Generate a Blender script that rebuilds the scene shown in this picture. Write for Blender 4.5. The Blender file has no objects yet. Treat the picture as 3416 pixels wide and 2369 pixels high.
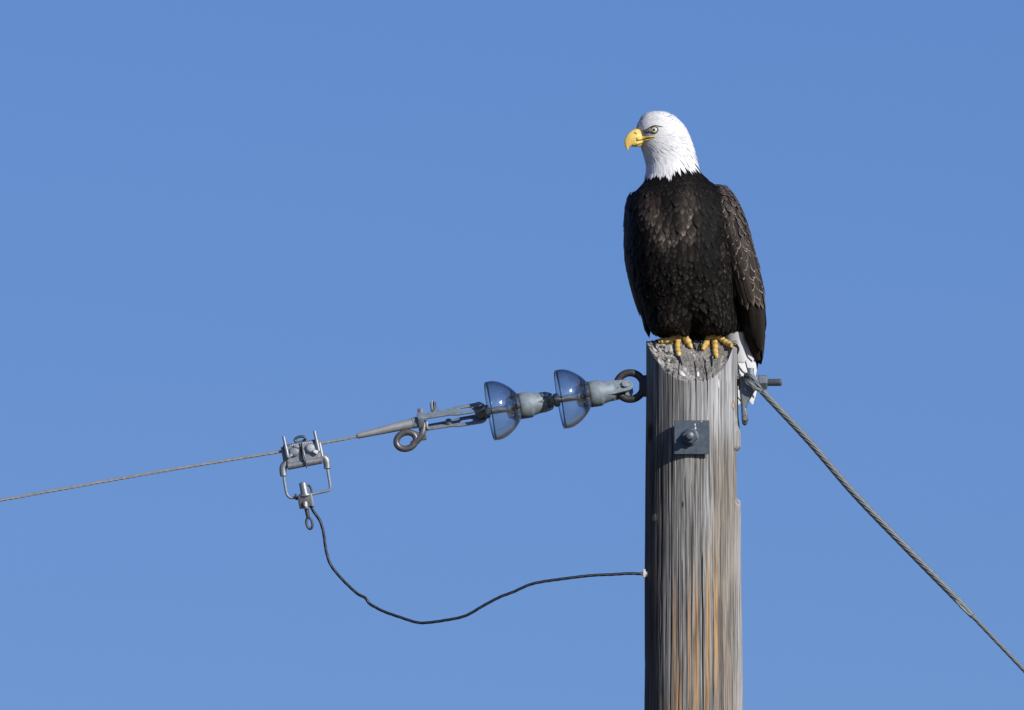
import bpy, bmesh, math, random
import numpy as np
from mathutils import Vector, Matrix
from mathutils.bvhtree import BVHTree

random.seed(11)
RNG = np.random.default_rng(11)
SC = bpy.context.scene
COL = SC.collection
V = Vector

# ------------------------------------------------------------------ camera
# telephoto view, a little upwards, of the top of a 9 m pole 60 m away
CAM_POS = V((-0.6, -60.0, 1.7))
AIM = V((-0.6, 0.0, 8.9524))
FWD = (AIM - CAM_POS).normalized()
RIGHT = V((1, 0, 0))
UP = RIGHT.cross(FWD).normalized()
DIST = (AIM - CAM_POS).length
cam_d = bpy.data.cameras.new('camera')
cam = bpy.data.objects.new('camera', cam_d)
COL.objects.link(cam)
cam_d.sensor_width = 36.0
cam_d.lens = 36.0 * DIST / 3.416
cam_d.clip_start = 0.5
cam_d.clip_end = 9000.0
cam.location = CAM_POS
cam.rotation_euler = FWD.to_track_quat('-Z', 'Y').to_euler()
SC.camera = cam

# ------------------------------------------------------------------ daylight
SUN_AZ, SUN_EL = math.radians(41), math.radians(26)   # to the right behind the camera
SUN_DIR = V((math.sin(SUN_AZ) * math.cos(SUN_EL), -math.cos(SUN_AZ) * math.cos(SUN_EL), math.sin(SUN_EL)))
world = bpy.data.worlds.new('World')
SC.world = world
world.use_nodes = True
wn = world.node_tree
wn.nodes.clear()
sky = wn.nodes.new('ShaderNodeTexSky')
sky.sky_type = 'NISHITA'
sky.sun_disc = False
sky.sun_elevation = SUN_EL
sky.sun_rotation = math.pi - SUN_AZ
sky.altitude = 600
sky.air_density = 1.0
sky.dust_density = 1.0
sky.ozone_density = 6.0
tint = wn.nodes.new('ShaderNodeMix'); tint.data_type = 'RGBA'; tint.blend_type = 'MULTIPLY'
tint.inputs['Factor'].default_value = 1.0
tint.inputs['B'].default_value = (0.61, 0.672, 0.945, 1)
bg = wn.nodes.new('ShaderNodeBackground')
bg.inputs['Strength'].default_value = 0.097
wo = wn.nodes.new('ShaderNodeOutputWorld')
wn.links.new(sky.outputs['Color'], tint.inputs['A'])
wn.links.new(tint.outputs['Result'], bg.inputs['Color'])
wn.links.new(bg.outputs['Background'], wo.inputs['Surface'])
sun_d = bpy.data.lights.new('sun', 'SUN')
sun_d.energy = 4.2
sun_d.angle = math.radians(0.5)
sun_d.color = (1.0, 0.965, 0.92)
sun = bpy.data.objects.new('sun', sun_d)
COL.objects.link(sun)
sun.rotation_euler = (-SUN_DIR).to_track_quat('-Z', 'Y').to_euler()
sun.location = SUN_DIR * 50
SC.view_settings.view_transform = 'Standard'
SC.view_settings.look = 'None'
SC.view_settings.exposure = 0.0
SC.view_settings.gamma = 1.0
SC.view_settings.use_curve_mapping = False
SC.render.engine = 'CYCLES'
SC.cycles.caustics_refractive = False
SC.cycles.caustics_reflective = False
SC.cycles.max_bounces = 14
SC.cycles.transmission_bounces = 12
SC.cycles.transparent_max_bounces = 32

# ------------------------------------------------------------------ helpers
MM = 0.001

def P(px, py, d=0.0):
    """world point seen at photo pixel (px, py) on the vertical plane d metres nearer the camera than the pole axis"""
    r = FWD * DIST + RIGHT * ((px - 1708.0) * MM) + UP * ((1184.5 - py) * MM)
    t = (-d - CAM_POS.y) / r.y
    return CAM_POS + r * t

def ray(px, py):
    return (FWD * DIST + RIGHT * ((px - 1708.0) * MM) + UP * ((1184.5 - py) * MM)).normalized()

WO = {}

def link(o, parent, world_loc):
    COL.objects.link(o)
    WO[o.name] = V(world_loc)
    if parent is not None:
        o.parent = parent
        o.location = V(world_loc) - WO[parent.name]
    else:
        o.location = V(world_loc)
    return o

def tag(o, label=None, cat=None, group=None, kind=None):
    if label: o['label'] = label
    if cat: o['category'] = cat
    if group: o['group'] = group
    if kind: o['kind'] = kind
    return o

def empty(name, loc, label, cat, group=None):
    o = bpy.data.objects.new(name, None)
    o.empty_display_size = 0.05
    link(o, None, loc)
    return tag(o, label, cat, group)

def make_mesh(name, verts, faces, mat=None, smooth=True, attrs=None):
    me = bpy.data.meshes.new(name)
    me.from_pydata([tuple(v) for v in verts], [], [tuple(f) for f in faces])
    me.update()
    if mat is not None:
        for m in (mat if isinstance(mat, (list, tuple)) else [mat]):
            me.materials.append(m)
    if smooth is not None:
        me.shade_smooth() if smooth else me.shade_flat()
    if attrs:
        for k, a in attrs.items():
            at = me.color_attributes.new(k, 'FLOAT_COLOR', 'POINT')
            at.data.foreach_set('color', np.asarray(a, dtype=np.float32).ravel())
    return me

def put(name, verts, faces, mat, parent=None, smooth=True, attrs=None, sharp=None):
    """one mesh object from world-space geometry, its origin at the middle of its box"""
    vs = np.asarray([tuple(v) for v in verts], dtype=float)
    c = (vs.min(0) + vs.max(0)) / 2
    me = make_mesh(name, vs - c, faces, mat, smooth, attrs)
    o = bpy.data.objects.new(name, me)
    link(o, parent, V(c))
    if sharp is not None and smooth:
        me.set_sharp_from_angle(angle=math.radians(sharp))
    return o

class MB:
    """collects several solids that make up ONE part"""
    def __init__(s): s.v, s.f = [], []
    def add(s, v, f):
        n = len(s.v)
        s.v += [V(p) for p in v]
        s.f += [tuple(i + n for i in q) for q in f]
        return s
    def put(s, name, mat, parent=None, sharp=35):
        return put(name, s.v, s.f, mat, parent, True, None, sharp)

def smooth_path(pts, n=8):
    """Catmull-Rom through the points"""
    pts = [V(p) for p in pts]
    if len(pts) < 3: n2 = max(2, n); return [pts[0].lerp(pts[-1], i / n2) for i in range(n2 + 1)]
    q = [pts[0] * 2 - pts[1]] + pts + [pts[-1] * 2 - pts[-2]]
    out = []
    for i in range(1, len(q) - 2):
        a, b, c, d = q[i - 1], q[i], q[i + 1], q[i + 2]
        for k in range(n):
            t = k / n
            out.append(0.5 * ((2 * b) + (c - a) * t + (2 * a - 5 * b + 4 * c - d) * t * t + (3 * b - a - 3 * c + d) * t ** 3))
    out.append(pts[-1])
    return out

def interp(vals, n):
    x = np.linspace(0, len(vals) - 1, n)
    return np.interp(x, range(len(vals)), vals)

def frames(pts):
    T = []
    for i in range(len(pts)):
        a = pts[max(0, i - 1)]; b = pts[min(len(pts) - 1, i + 1)]
        T.append((b - a).normalized())
    ref = V((0, -1, 0)) if abs(T[0].y) < 0.9 else V((1, 0, 0))
    N = (ref - T[0] * ref.dot(T[0])).normalized()
    out = []
    for t in T:
        N = (N - t * N.dot(t)).normalized()
        out.append((t, N, t.cross(N)))
    return out

def tube(pts, rad, sides=10, caps=True, closed=False, flat=1.0):
    """swept tube; rad number or list; flat squeezes the second axis"""
    pts = [V(p) for p in pts]
    n = len(pts)
    rr = [rad] * n if not hasattr(rad, '__len__') else list(interp(rad, n))
    fr = frames(pts)
    if closed:
        fr = []
        c = sum(pts, V()) / n
        ax = V()
        for i in range(n): ax += (pts[i] - c).cross(pts[(i + 1) % n] - c)
        ax.normalize()
        for i in range(n):
            t = (pts[(i + 1) % n] - pts[i - 1]).normalized()
            fr.append((t, ax, t.cross(ax).normalized()))
    v, f = [], []
    for p, r, (t, a, b) in zip(pts, rr, fr):
        for k in range(sides):
            w = 2 * math.pi * k / sides
            v.append(p + a * (math.cos(w) * r) + b * (math.sin(w) * r * flat))
    for i in range(n if closed else n - 1):
        j = (i + 1) % n
        for k in range(sides):
            l = (k + 1) % sides
            f.append((i * sides + k, i * sides + l, j * sides + l, j * sides + k))
    if caps and not closed:
        f.append(tuple(range(sides))[::-1])
        f.append(tuple((n - 1) * sides + k for k in range(sides)))
    return v, f

def lathe(prof, o, ax, sides=40, closed=False):
    """prof: (along, radius) in metres round axis ax from o"""
    ax = V(ax).normalized()
    ref = V((0, -1, 0)) if abs(ax.y) < 0.9 else V((1, 0, 0))
    a = (ref - ax * ref.dot(ax)).normalized(); b = ax.cross(a)
    v, f = [], []
    for s, r in prof:
        for k in range(sides):
            w = 2 * math.pi * (k + 0.5) / sides
            v.append(V(o) + ax * s + (a * math.cos(w) + b * math.sin(w)) * max(r, 1e-5))
    m = len(prof)
    for i in range(m if closed else m - 1):
        j = (i + 1) % m
        for k in range(sides):
            l = (k + 1) % sides
            f.append((i * sides + k, i * sides + l, j * sides + l, j * sides + k))
    if not closed:
        f.append(tuple(range(sides))[::-1])
        f.append(tuple((m - 1) * sides + k for k in range(sides)))
    return v, f

def ring(c, r, tr, ax_a, ax_b, n=40, sides=12, squash=1.0):
    pts = [V(c) + V(ax_a) * (math.cos(2 * math.pi * i / n) * r) + V(ax_b) * (math.sin(2 * math.pi * i / n) * r * squash) for i in range(n)]
    return tube(pts, tr, sides, closed=True)

def box(c, ex, ey, ez, hx, hy, hz, bev=0.0):
    c = V(c); ex, ey, ez = V(ex), V(ey), V(ez)
    if bev <= 0:
        v = [c + ex * (sx * hx) + ey * (sy * hy) + ez * (sz * hz) for sz in (-1, 1) for sy in (-1, 1) for sx in (-1, 1)]
        return v, [(0, 2, 3, 1), (4, 5, 7, 6), (0, 1, 5, 4), (2, 6, 7, 3), (0, 4, 6, 2), (1, 3, 7, 5)]
    bm = bmesh.new()
    bmesh.ops.create_cube(bm, size=2)
    for q in bm.verts: q.co = V((q.co.x * hx, q.co.y * hy, q.co.z * hz))
    bmesh.ops.bevel(bm, geom=bm.edges[:], offset=bev, segments=2, affect='EDGES', profile=0.6)
    bm.verts.index_update()
    v = [c + ex * q.co.x + ey * q.co.y + ez * q.co.z for q in bm.verts]
    f = [tuple(x.index for x in q.verts) for q in bm.faces]
    bm.free()
    return v, f

def arc(cx, cy, r, a0, a1, n=10, ry=None):
    ry = ry or r
    return [(cx + r * math.cos(math.radians(a0 + (a1 - a0) * i / n)), cy + ry * math.sin(math.radians(a0 + (a1 - a0) * i / n))) for i in range(n + 1)]

def circle2(cx, cy, r, n=24, ry=None):
    return arc(cx, cy, r, 0, 360 - 360 / n, n - 1, ry)

def stadium(cx, cy, hl, r, n=8):
    return arc(cx + hl, cy, r, -90, 90, n) + arc(cx - hl, cy, r, 90, 270, n)

def plate(loops, thick, bev, o, X, Y, Z):
    """bevelled flat plate with holes: loops of (u, v) metres in the plane o + u X + v Y; thickness along Z, centred"""
    cu = bpy.data.curves.new('plate', 'CURVE')
    cu.dimensions = '2D'; cu.fill_mode = 'BOTH'
    cu.extrude = max(thick / 2 - bev, 1e-4); cu.bevel_depth = bev; cu.bevel_resolution = 1
    cu.offset = -bev
    for lp in loops:
        sp = cu.splines.new('POLY')
        sp.points.add(len(lp) - 1)
        for q, (u, w) in zip(sp.points, lp): q.co = (u, w, 0, 1)
        sp.use_cyclic_u = True
    ob = bpy.data.objects.new('plate', cu)
    COL.objects.link(ob)
    dg = bpy.context.evaluated_depsgraph_get()
    me = bpy.data.meshes.new_from_object(ob.evaluated_get(dg))
    o, X, Y, Z = V(o), V(X), V(Y), V(Z)
    v = [o + X * q.co.x + Y * q.co.y + Z * q.co.z for q in me.vertices]
    f = [tuple(q.vertices) for q in me.polygons]
    bpy.data.objects.remove(ob); bpy.data.curves.remove(cu); bpy.data.meshes.remove(me)
    return v, f

def hexnut(o, ax, ang, r, h):
    """chamfered hexagon, from o along ax"""
    ax = V(ax).normalized()
    ref = V((0, -1, 0)) if abs(ax.y) < 0.9 else V((0, 0, 1))
    a = (ref - ax * ref.dot(ax)).normalized(); b = ax.cross(a)
    v, f = [], []
    for s, q in ((0, r), (h * 0.82, r), (h, r * 0.84)):
        for k in range(6):
            w = ang + math.pi / 3 * k
            v.append(V(o) + ax * s + (a * math.cos(w) + b * math.sin(w)) * q)
    for i in range(2):
        for k in range(6):
            l = (k + 1) % 6
            f.append((i * 6 + k, i * 6 + l, i * 6 + 6 + l, i * 6 + 6 + k))
    f += [tuple(range(6))[::-1], tuple(range(12, 18))]
    return v, f

def resample(pts, step):
    pts = np.array([tuple(p) for p in pts])
    d = np.r_[0, np.cumsum(np.linalg.norm(np.diff(pts, axis=0), axis=1))]
    n = max(2, int(d[-1] / step) + 1)
    s = np.linspace(0, d[-1], n)
    return [V((np.interp(q, d, pts[:, 0]), np.interp(q, d, pts[:, 1]), np.interp(q, d, pts[:, 2]))) for q in s], s

def rope(pts, R, r, n, pitch, step=0.006, sides=6, core=True, hand=1, phase=0.0, scale=None):
    """twisted strands along a path"""
    q, s = resample(pts, step)
    fr = frames(q)
    mb = MB()
    for k in range(n):
        line = []
        for i, (p, (t, a, b)) in enumerate(zip(q, fr)):
            w = phase + 2 * math.pi * (k / n + hand * s[i] / pitch)
            m = 1 if scale is None else scale(s[i] / s[-1])
            line.append(p + (a * math.cos(w) + b * math.sin(w)) * R * m)
        mb.add(*tube(line, r, sides))
    if core: mb.add(*tube(q, R * 0.85, 8))
    return mb

# ------------------------------------------------------------------ materials
def new_mat(name):
    m = bpy.data.materials.new(name)
    m.use_nodes = True
    nt = m.node_tree
    b = nt.nodes['Principled BSDF']
    return m, nt, b

def nd(nt, kind, **kw):
    n = nt.nodes.new(kind)
    for k, v in kw.items(): setattr(n, k, v)
    return n

def ramp(nt, stops):
    r = nd(nt, 'ShaderNodeValToRGB')
    e = r.color_ramp.elements
    while len(e) < len(stops): e.new(0.5)
    for q, (p, c) in zip(e, stops):
        q.position = p
        q.color = (*c, 1) if hasattr(c, '__len__') else (c, c, c, 1)
    return r

def metal(name, lo, hi, metallic=0.5, rough=0.5, scale=90, bump=0.25, speck=None):
    """weathered metal: blotches of zinc bloom, fine pitting"""
    m, nt, b = new_mat(name)
    tc = nd(nt, 'ShaderNodeTexCoord')
    n1 = nd(nt, 'ShaderNodeTexNoise'); n1.inputs['Scale'].default_value = scale; n1.inputs['Detail'].default_value = 6; n1.inputs['Roughness'].default_value = 0.65
    n2 = nd(nt, 'ShaderNodeTexNoise'); n2.inputs['Scale'].default_value = scale * 7; n2.inputs['Detail'].default_value = 3
    nt.links.new(tc.outputs['Object'], n1.inputs['Vector']); nt.links.new(tc.outputs['Object'], n2.inputs['Vector'])
    r = ramp(nt, [(0.3, lo), (0.7, hi)])
    nt.links.new(n1.outputs['Fac'], r.inputs['Fac'])
    col = r.outputs['Color']
    if speck:
        vr = ramp(nt, [(0.66, 0.0), (0.70, 1.0)])
        n3 = nd(nt, 'ShaderNodeTexNoise'); n3.inputs['Scale'].default_value = scale * 3; n3.inputs['Detail'].default_value = 2
        nt.links.new(tc.outputs['Object'], n3.inputs['Vector']); nt.links.new(n3.outputs['Fac'], vr.inputs['Fac'])
        mx = nd(nt, 'ShaderNodeMix', data_type='RGBA')
        mx.inputs['B'].default_value = (*speck, 1)
        nt.links.new(vr.outputs['Color'], mx.inputs['Factor']); nt.links.new(col, mx.inputs['A'])
        col = mx.outputs['Result']
    nt.links.new(col, b.inputs['Base Color'])
    b.inputs['Metallic'].default_value = metallic
    rr = nd(nt, 'ShaderNodeMapRange'); rr.inputs['To Min'].default_value = max(0.08, rough - 0.15); rr.inputs['To Max'].default_value = rough + 0.15
    nt.links.new(n1.outputs['Fac'], rr.inputs['Value']); nt.links.new(rr.outputs['Result'], b.inputs['Roughness'])
    bp = nd(nt, 'ShaderNodeBump'); bp.inputs['Strength'].default_value = bump; bp.inputs['Distance'].default_value = 0.001
    nt.links.new(n2.outputs['Fac'], bp.inputs['Height']); nt.links.new(bp.outputs['Normal'], b.inputs['Normal'])
    return m

M = {}
M['galv'] = metal('galvanised_steel', (0.20, 0.24, 0.275), (0.33, 0.375, 0.405), 0.35, 0.55)
M['galv_plate'] = metal('galvanised_plate', (0.06, 0.078, 0.098), (0.105, 0.13, 0.155), 0.3, 0.5, 45, 0.3)
M['galv_mid'] = metal('dull_galvanised_steel', (0.12, 0.145, 0.16), (0.20, 0.23, 0.245), 0.3, 0.55)
M['galv_bright'] = metal('cast_aluminium', (0.21, 0.225, 0.24), (0.38, 0.395, 0.405), 0.5, 0.45, 70, 0.35)
M['cap'] = metal('cast_cap_metal', (0.165, 0.205, 0.235), (0.30, 0.345, 0.375), 0.2, 0.6, 60, 0.5)
M['dark_steel'] = metal('dark_forged_steel', (0.035, 0.035, 0.036), (0.075, 0.07, 0.065), 0.3, 0.5, 60, 0.3)
M['bronze'] = metal('brown_forged_steel', (0.115, 0.11, 0.108), (0.19, 0.18, 0.17), 0.5, 0.42, 50, 0.25)
M['sleeve'] = metal('sleeve_aluminium', (0.32, 0.325, 0.325), (0.43, 0.43, 0.42), 0.35, 0.45, 40, 0.2)
M['strand'] = metal('aluminium_strand', (0.29, 0.295, 0.29), (0.42, 0.42, 0.41), 0.3, 0.45, 60, 0.1)
M['guy'] = metal('guy_strand_steel', (0.125, 0.145, 0.148), (0.21, 0.228, 0.228), 0.35, 0.55, 50, 0.1)
M['black_cable'] = metal('black_cable_jacket', (0.005, 0.007, 0.012), (0.014, 0.017, 0.024), 0.0, 0.45, 60, 0.2)
M['threads'] = metal('bolt_steel', (0.13, 0.14, 0.15), (0.2, 0.21, 0.22), 0.5, 0.5, 90, 0.2)
M['porcelain'] = metal('pale_porcelain', (0.45, 0.42, 0.36), (0.7, 0.68, 0.62), 0.0, 0.35, 60, 0.05)
M['white'] = metal('white_dropping', (0.62, 0.62, 0.58), (0.8, 0.8, 0.77), 0.0, 0.8, 120, 0.5)
M['mark'] = metal('pale_cast_mark', (0.6, 0.6, 0.6), (0.8, 0.8, 0.8), 0.1, 0.5, 60, 0.05)
# ------------------------------------------------------------------ ground (out of frame, but it throws light upwards)
def ground():
    n = 60
    x = np.linspace(-1, 1, n) ; x = np.sign(x) * (np.abs(x) ** 3) * 4000
    vs, fs = [], []
    for j in range(n):
        for i in range(n):
            d = math.hypot(x[i], x[j])
            vs.append((x[i], x[j], -0.05 + min(1, d / 300) * 2.0 * math.sin(x[i] * 0.004 + 1.0) * math.cos(x[j] * 0.005)))
    for j in range(n - 1):
        for i in range(n - 1):
            fs.append((j * n + i, j * n + i + 1, (j + 1) * n + i + 1, (j + 1) * n + i))
    m, nt, b = new_mat('dry_grassland')
    tc = nd(nt, 'ShaderNodeTexCoord')
    a = nd(nt, 'ShaderNodeTexNoise'); a.inputs['Scale'].default_value = 0.6; a.inputs['Detail'].default_value = 8
    nt.links.new(tc.outputs['Object'], a.inputs['Vector'])
    r = ramp(nt, [(0.3, (0.05, 0.045, 0.022)), (0.5, (0.12, 0.10, 0.05)), (0.7, (0.19, 0.16, 0.09))])
    nt.links.new(a.outputs['Fac'], r.inputs['Fac']); nt.links.new(r.outputs['Color'], b.inputs['Base Color'])
    b.inputs['Roughness'].default_value = 0.95
    tag(put('ground', vs, fs, m), 'dry grassland around the foot of the pole', None, None, 'structure')
ground()

# ------------------------------------------------------------------ utility pole
def vnoise(u, v, nu, nv, seed):
    """value noise, periodic in u in [0,1); v free"""
    g = np.random.default_rng(seed).random((nv + 2, nu))
    x = (u % 1.0) * nu; y = np.clip(v, 0, 1) * nv
    i = np.floor(x).astype(int); j = np.minimum(np.floor(y).astype(int), nv)
    fx = x - i; fy = y - j
    fx = fx * fx * (3 - 2 * fx); fy = fy * fy * (3 - 2 * fy)
    i1 = (i + 1) % nu; i = i % nu; j1 = np.minimum(j + 1, nv + 1)
    return (g[j, i] * (1 - fx) + g[j, i1] * fx) * (1 - fy) + (g[j1, i] * (1 - fx) + g[j1, i1] * fx) * fy

def sstep(a, b, x):
    t = np.clip((x - a) / (b - a), 0, 1)
    return t * t * (3 - 2 * t)

PX0 = 2308.0
def zpx(py): return P(PX0, py, 0).z
def pz(z):   # photo row of a height on the pole axis
    return 1184.5 - ((V((PX0 * MM - 2.308, 0, z)) - CAM_POS).dot(UP) / (V((0, 0, z)) - CAM_POS).dot(FWD)) * DIST / MM

RIDGE_Z = zpx(1137)
CUT_X = [2140, 2156, 2168, 2188, 2215, 2240, 2270, 2300, 2330, 2360, 2390, 2412, 2430, 2444, 2460, 2475]
CUT_Y = [1139, 1142, 1165, 1198, 1232, 1254, 1268, 1275, 1277, 1269, 1252, 1232, 1200, 1160, 1142, 1140]
CRACKS = [  # photo x where it meets the front, photo rows from-to, half width mm, depth mm
    (2224, 1255, 1460, 1.8, 9), (2239, 1262, 1700, 2.2, 10), (2258, 1268, 1410, 1.8, 9), (2296, 1273, 1380, 1.5, 6),
    (2320, 1270, 1400, 2.0, 9), (2344, 1268, 1400, 1.4, 7), (2357, 1266, 1420, 2.2, 12), (2377, 1262, 1345, 1.6, 7),
    (2190, 1230, 1480, 2.2, 8), (2205, 1500, 2369, 2.0, 7), (2236, 1560, 2480, 2.2, 9), (2262, 1800, 2500, 1.8, 7), (2340, 1880, 2480, 2.4, 9),
    (2283, 1620, 2050, 1.4, 5), (2318, 1530, 1900, 1.2, 5), (2305, 1640, 2300, 1.2, 5), (2403, 1700, 2100, 1.3, 5), (2376, 2000, 2480, 1.6, 6),
    (2384, 1480, 1800, 1.2, 4), (2172, 1560, 2200, 1.8, 7), (2352, 1530, 1830, 1.2, 4), (2424, 1300, 1690, 1.1, 4), (2273, 1900, 2420, 1.4, 6)]

def pole_radius(py):
    return (153.0 + np.maximum(0, py - 1300) * 0.0062) * MM

def pole_surface(th, py):
    """radius and colour over angle (0 = towards camera, + = right) and photo row"""
    u = th / (2 * math.pi)
    v = (py - 1100) / 1500.0
    R = pole_radius(py)
    x = 2308 + 155 * np.sin(th)
    front = np.cos(th) > 0
    r = R.copy()
    # grooves of weathered grain
    g1 = vnoise(u + 0.004 * vnoise(u, v, 8, 6, 1), v, 330, 5, 2)
    g2 = vnoise(u + 0.006 * vnoise(u, v, 10, 8, 3), v, 150, 6, 4)
    g3 = vnoise(u, v, 40, 4, 5)
    groove = sstep(0.62, 0.95, g2)
    r -= (0.0010 * (g1 - 0.5) + 0.0022 * groove * (0.15 + 0.85 * sstep(1300, 1600, py)) + 0.003 * (g3 - 0.5)) * (0.35 + 0.65 * sstep(1250, 1400, py))
    # drying checks
    crack = np.zeros_like(r)
    rr = np.random.default_rng(5)
    for (cx, y0, y1, w, dp) in CRACKS:
        a0 = math.asin(max(-0.99, min(0.99, (cx - 2308) / 155.0)))
        wob = (vnoise(np.full_like(py, 0.37 + cx * 0.01), v, 64, 14, int(cx)) - 0.5) * 0.03
        dist = np.abs(th - a0 - wob) * 155
        k = np.exp(-(dist / (w * (0.62 if y0 < 1400 else 0.7))) ** 2) * sstep(y0 - 30, y0 + 10, py) * (1 - sstep(y1 - 160, y1, py))
        crack = np.maximum(crack, k * dp / 10)
    for q in range(26):     # checks round the back
        a0 = rr.uniform(math.pi * 0.52, math.pi * 1.48)
        y0 = rr.uniform(1120, 2300); y1 = y0 + rr.uniform(200, 900)
        dist = np.abs(((th - a0 + math.pi) % (2 * math.pi)) - math.pi) * 155
        crack = np.maximum(crack, np.exp(-(dist / 2.2) ** 2) * sstep(y0 - 30, y0 + 10, py) * (1 - sstep(y1 - 160, y1, py)) * 0.8)
    r -= crack * 0.008
    # outer layer lost on the right side between two tongues of wood
    side = sstep(1.10, 1.19, th) * (1 - sstep(2.2, 2.5, th))
    jag = (vnoise(u, v * 0 + 0.5, 90, 3, 9) - 0.5) * 40
    on = sstep(1380, 1470, py) * (1 - sstep(1497, 1503, py + jag * 0.4)) + sstep(1668, 1686, py + jag)
    off = sstep(1500, 1506, py + jag * 0.4) * (1 - sstep(1670, 1686, py + jag))
    r += side * (on * 0.0075 - off * 0.0065)
    r += 0.0025 * (vnoise(u, v, 6, 5, 12) - 0.5)
    # ---------------- colour of the wood
    def mix(a, b, k): return a * (1 - k[..., None]) + np.array(b) * k[..., None]
    c = np.ones(th.shape + (3,)) * np.array((0.275, 0.266, 0.244))
    c *= (0.72 + 0.56 * vnoise(u, v, 240, 7, 21))[..., None]
    c *= (0.80 + 0.4 * vnoise(u, v, 60, 5, 22))[..., None]
    silver = sstep(2270, 2330, x) * (1 - sstep(1360, 1560, py)) * front
    c = mix(c, (0.46, 0.46, 0.455), silver * (0.25 + 0.65 * sstep(0.35, 0.75, vnoise(u, v, 110, 6, 23))))
    pale = sstep(2335, 2350, x) * (1 - sstep(2366, 2384, x)) * sstep(1480, 1600, py) * (1 - sstep(1900, 2100, py)) * front
    c = mix(c, (0.36, 0.355, 0.34), pale * 0.6)
    brown = sstep(2366, 2384, x) * sstep(1430, 1640, py) * (1 - 0.65 * sstep(2436, 2456, x)) * front
    c = mix(c, (0.265, 0.215, 0.16), brown * (0.35 + 0.6 * vnoise(u, v, 90, 4, 24)))
    och = sstep(1780, 2080, py + 160 * (vnoise(u, v * 0 + .5, 70, 2, 25) - 0.5)) * (1 - sstep(2392, 2420, x)) * front
    c = mix(c, (0.42, 0.25, 0.105), och * sstep(0.50, 0.72, vnoise(u, v, 74, 3, 26)) * 0.85)
    dark = (1 - sstep(2195, 2262, x + 26 * (vnoise(u, v, 60, 5, 27) - 0.5))) * front  # dark brown mixed in towards the left edge, stronger lower down
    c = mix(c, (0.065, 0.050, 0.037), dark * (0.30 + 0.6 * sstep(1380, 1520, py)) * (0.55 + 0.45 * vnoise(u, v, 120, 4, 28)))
    blk = sstep(0.60, 0.8, vnoise(u, v, 200, 6, 29))
    c = mix(c, (0.07, 0.062, 0.055), blk * 0.65)
    c = mix(c, (0.02, 0.018, 0.016), np.clip(groove * 0.4 * (0.15 + 0.85 * sstep(1300, 1600, py)) + crack * 1.5, 0, 0.95))
    strip = side * on
    c = mix(c, (0.40, 0.385, 0.37), strip * 0.8)
    # knots
    for kx, ky, sx, sy, kc in ((2448, 1362, 4.5, 12, (0.46, 0.33, 0.22)), (2167, 1452, 9, 26, (0.05, 0.035, 0.025)), (2182, 1738, 8, 13, (0.30, 0.26, 0.21)), (2276, 1700, 3, 9, (0.08, 0.06, 0.05))):
        a0 = math.asin((kx - 2308) / 156.0)
        e = np.sqrt((((th - a0) * 156 * max(0.35, math.cos(a0))) / sx) ** 2 + ((py - ky) / sy) ** 2)
        c = mix(c, (0.10, 0.075, 0.05), np.exp(-((e - 1.15) / 0.22) ** 2) * 0.8)
        c = mix(c, kc, (1 - sstep(0.85, 1.05, e)) * 0.9)
        r += 0.002 * np.exp(-e * e)
    return r, np.clip(c, 0.01, 0.8)

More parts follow.
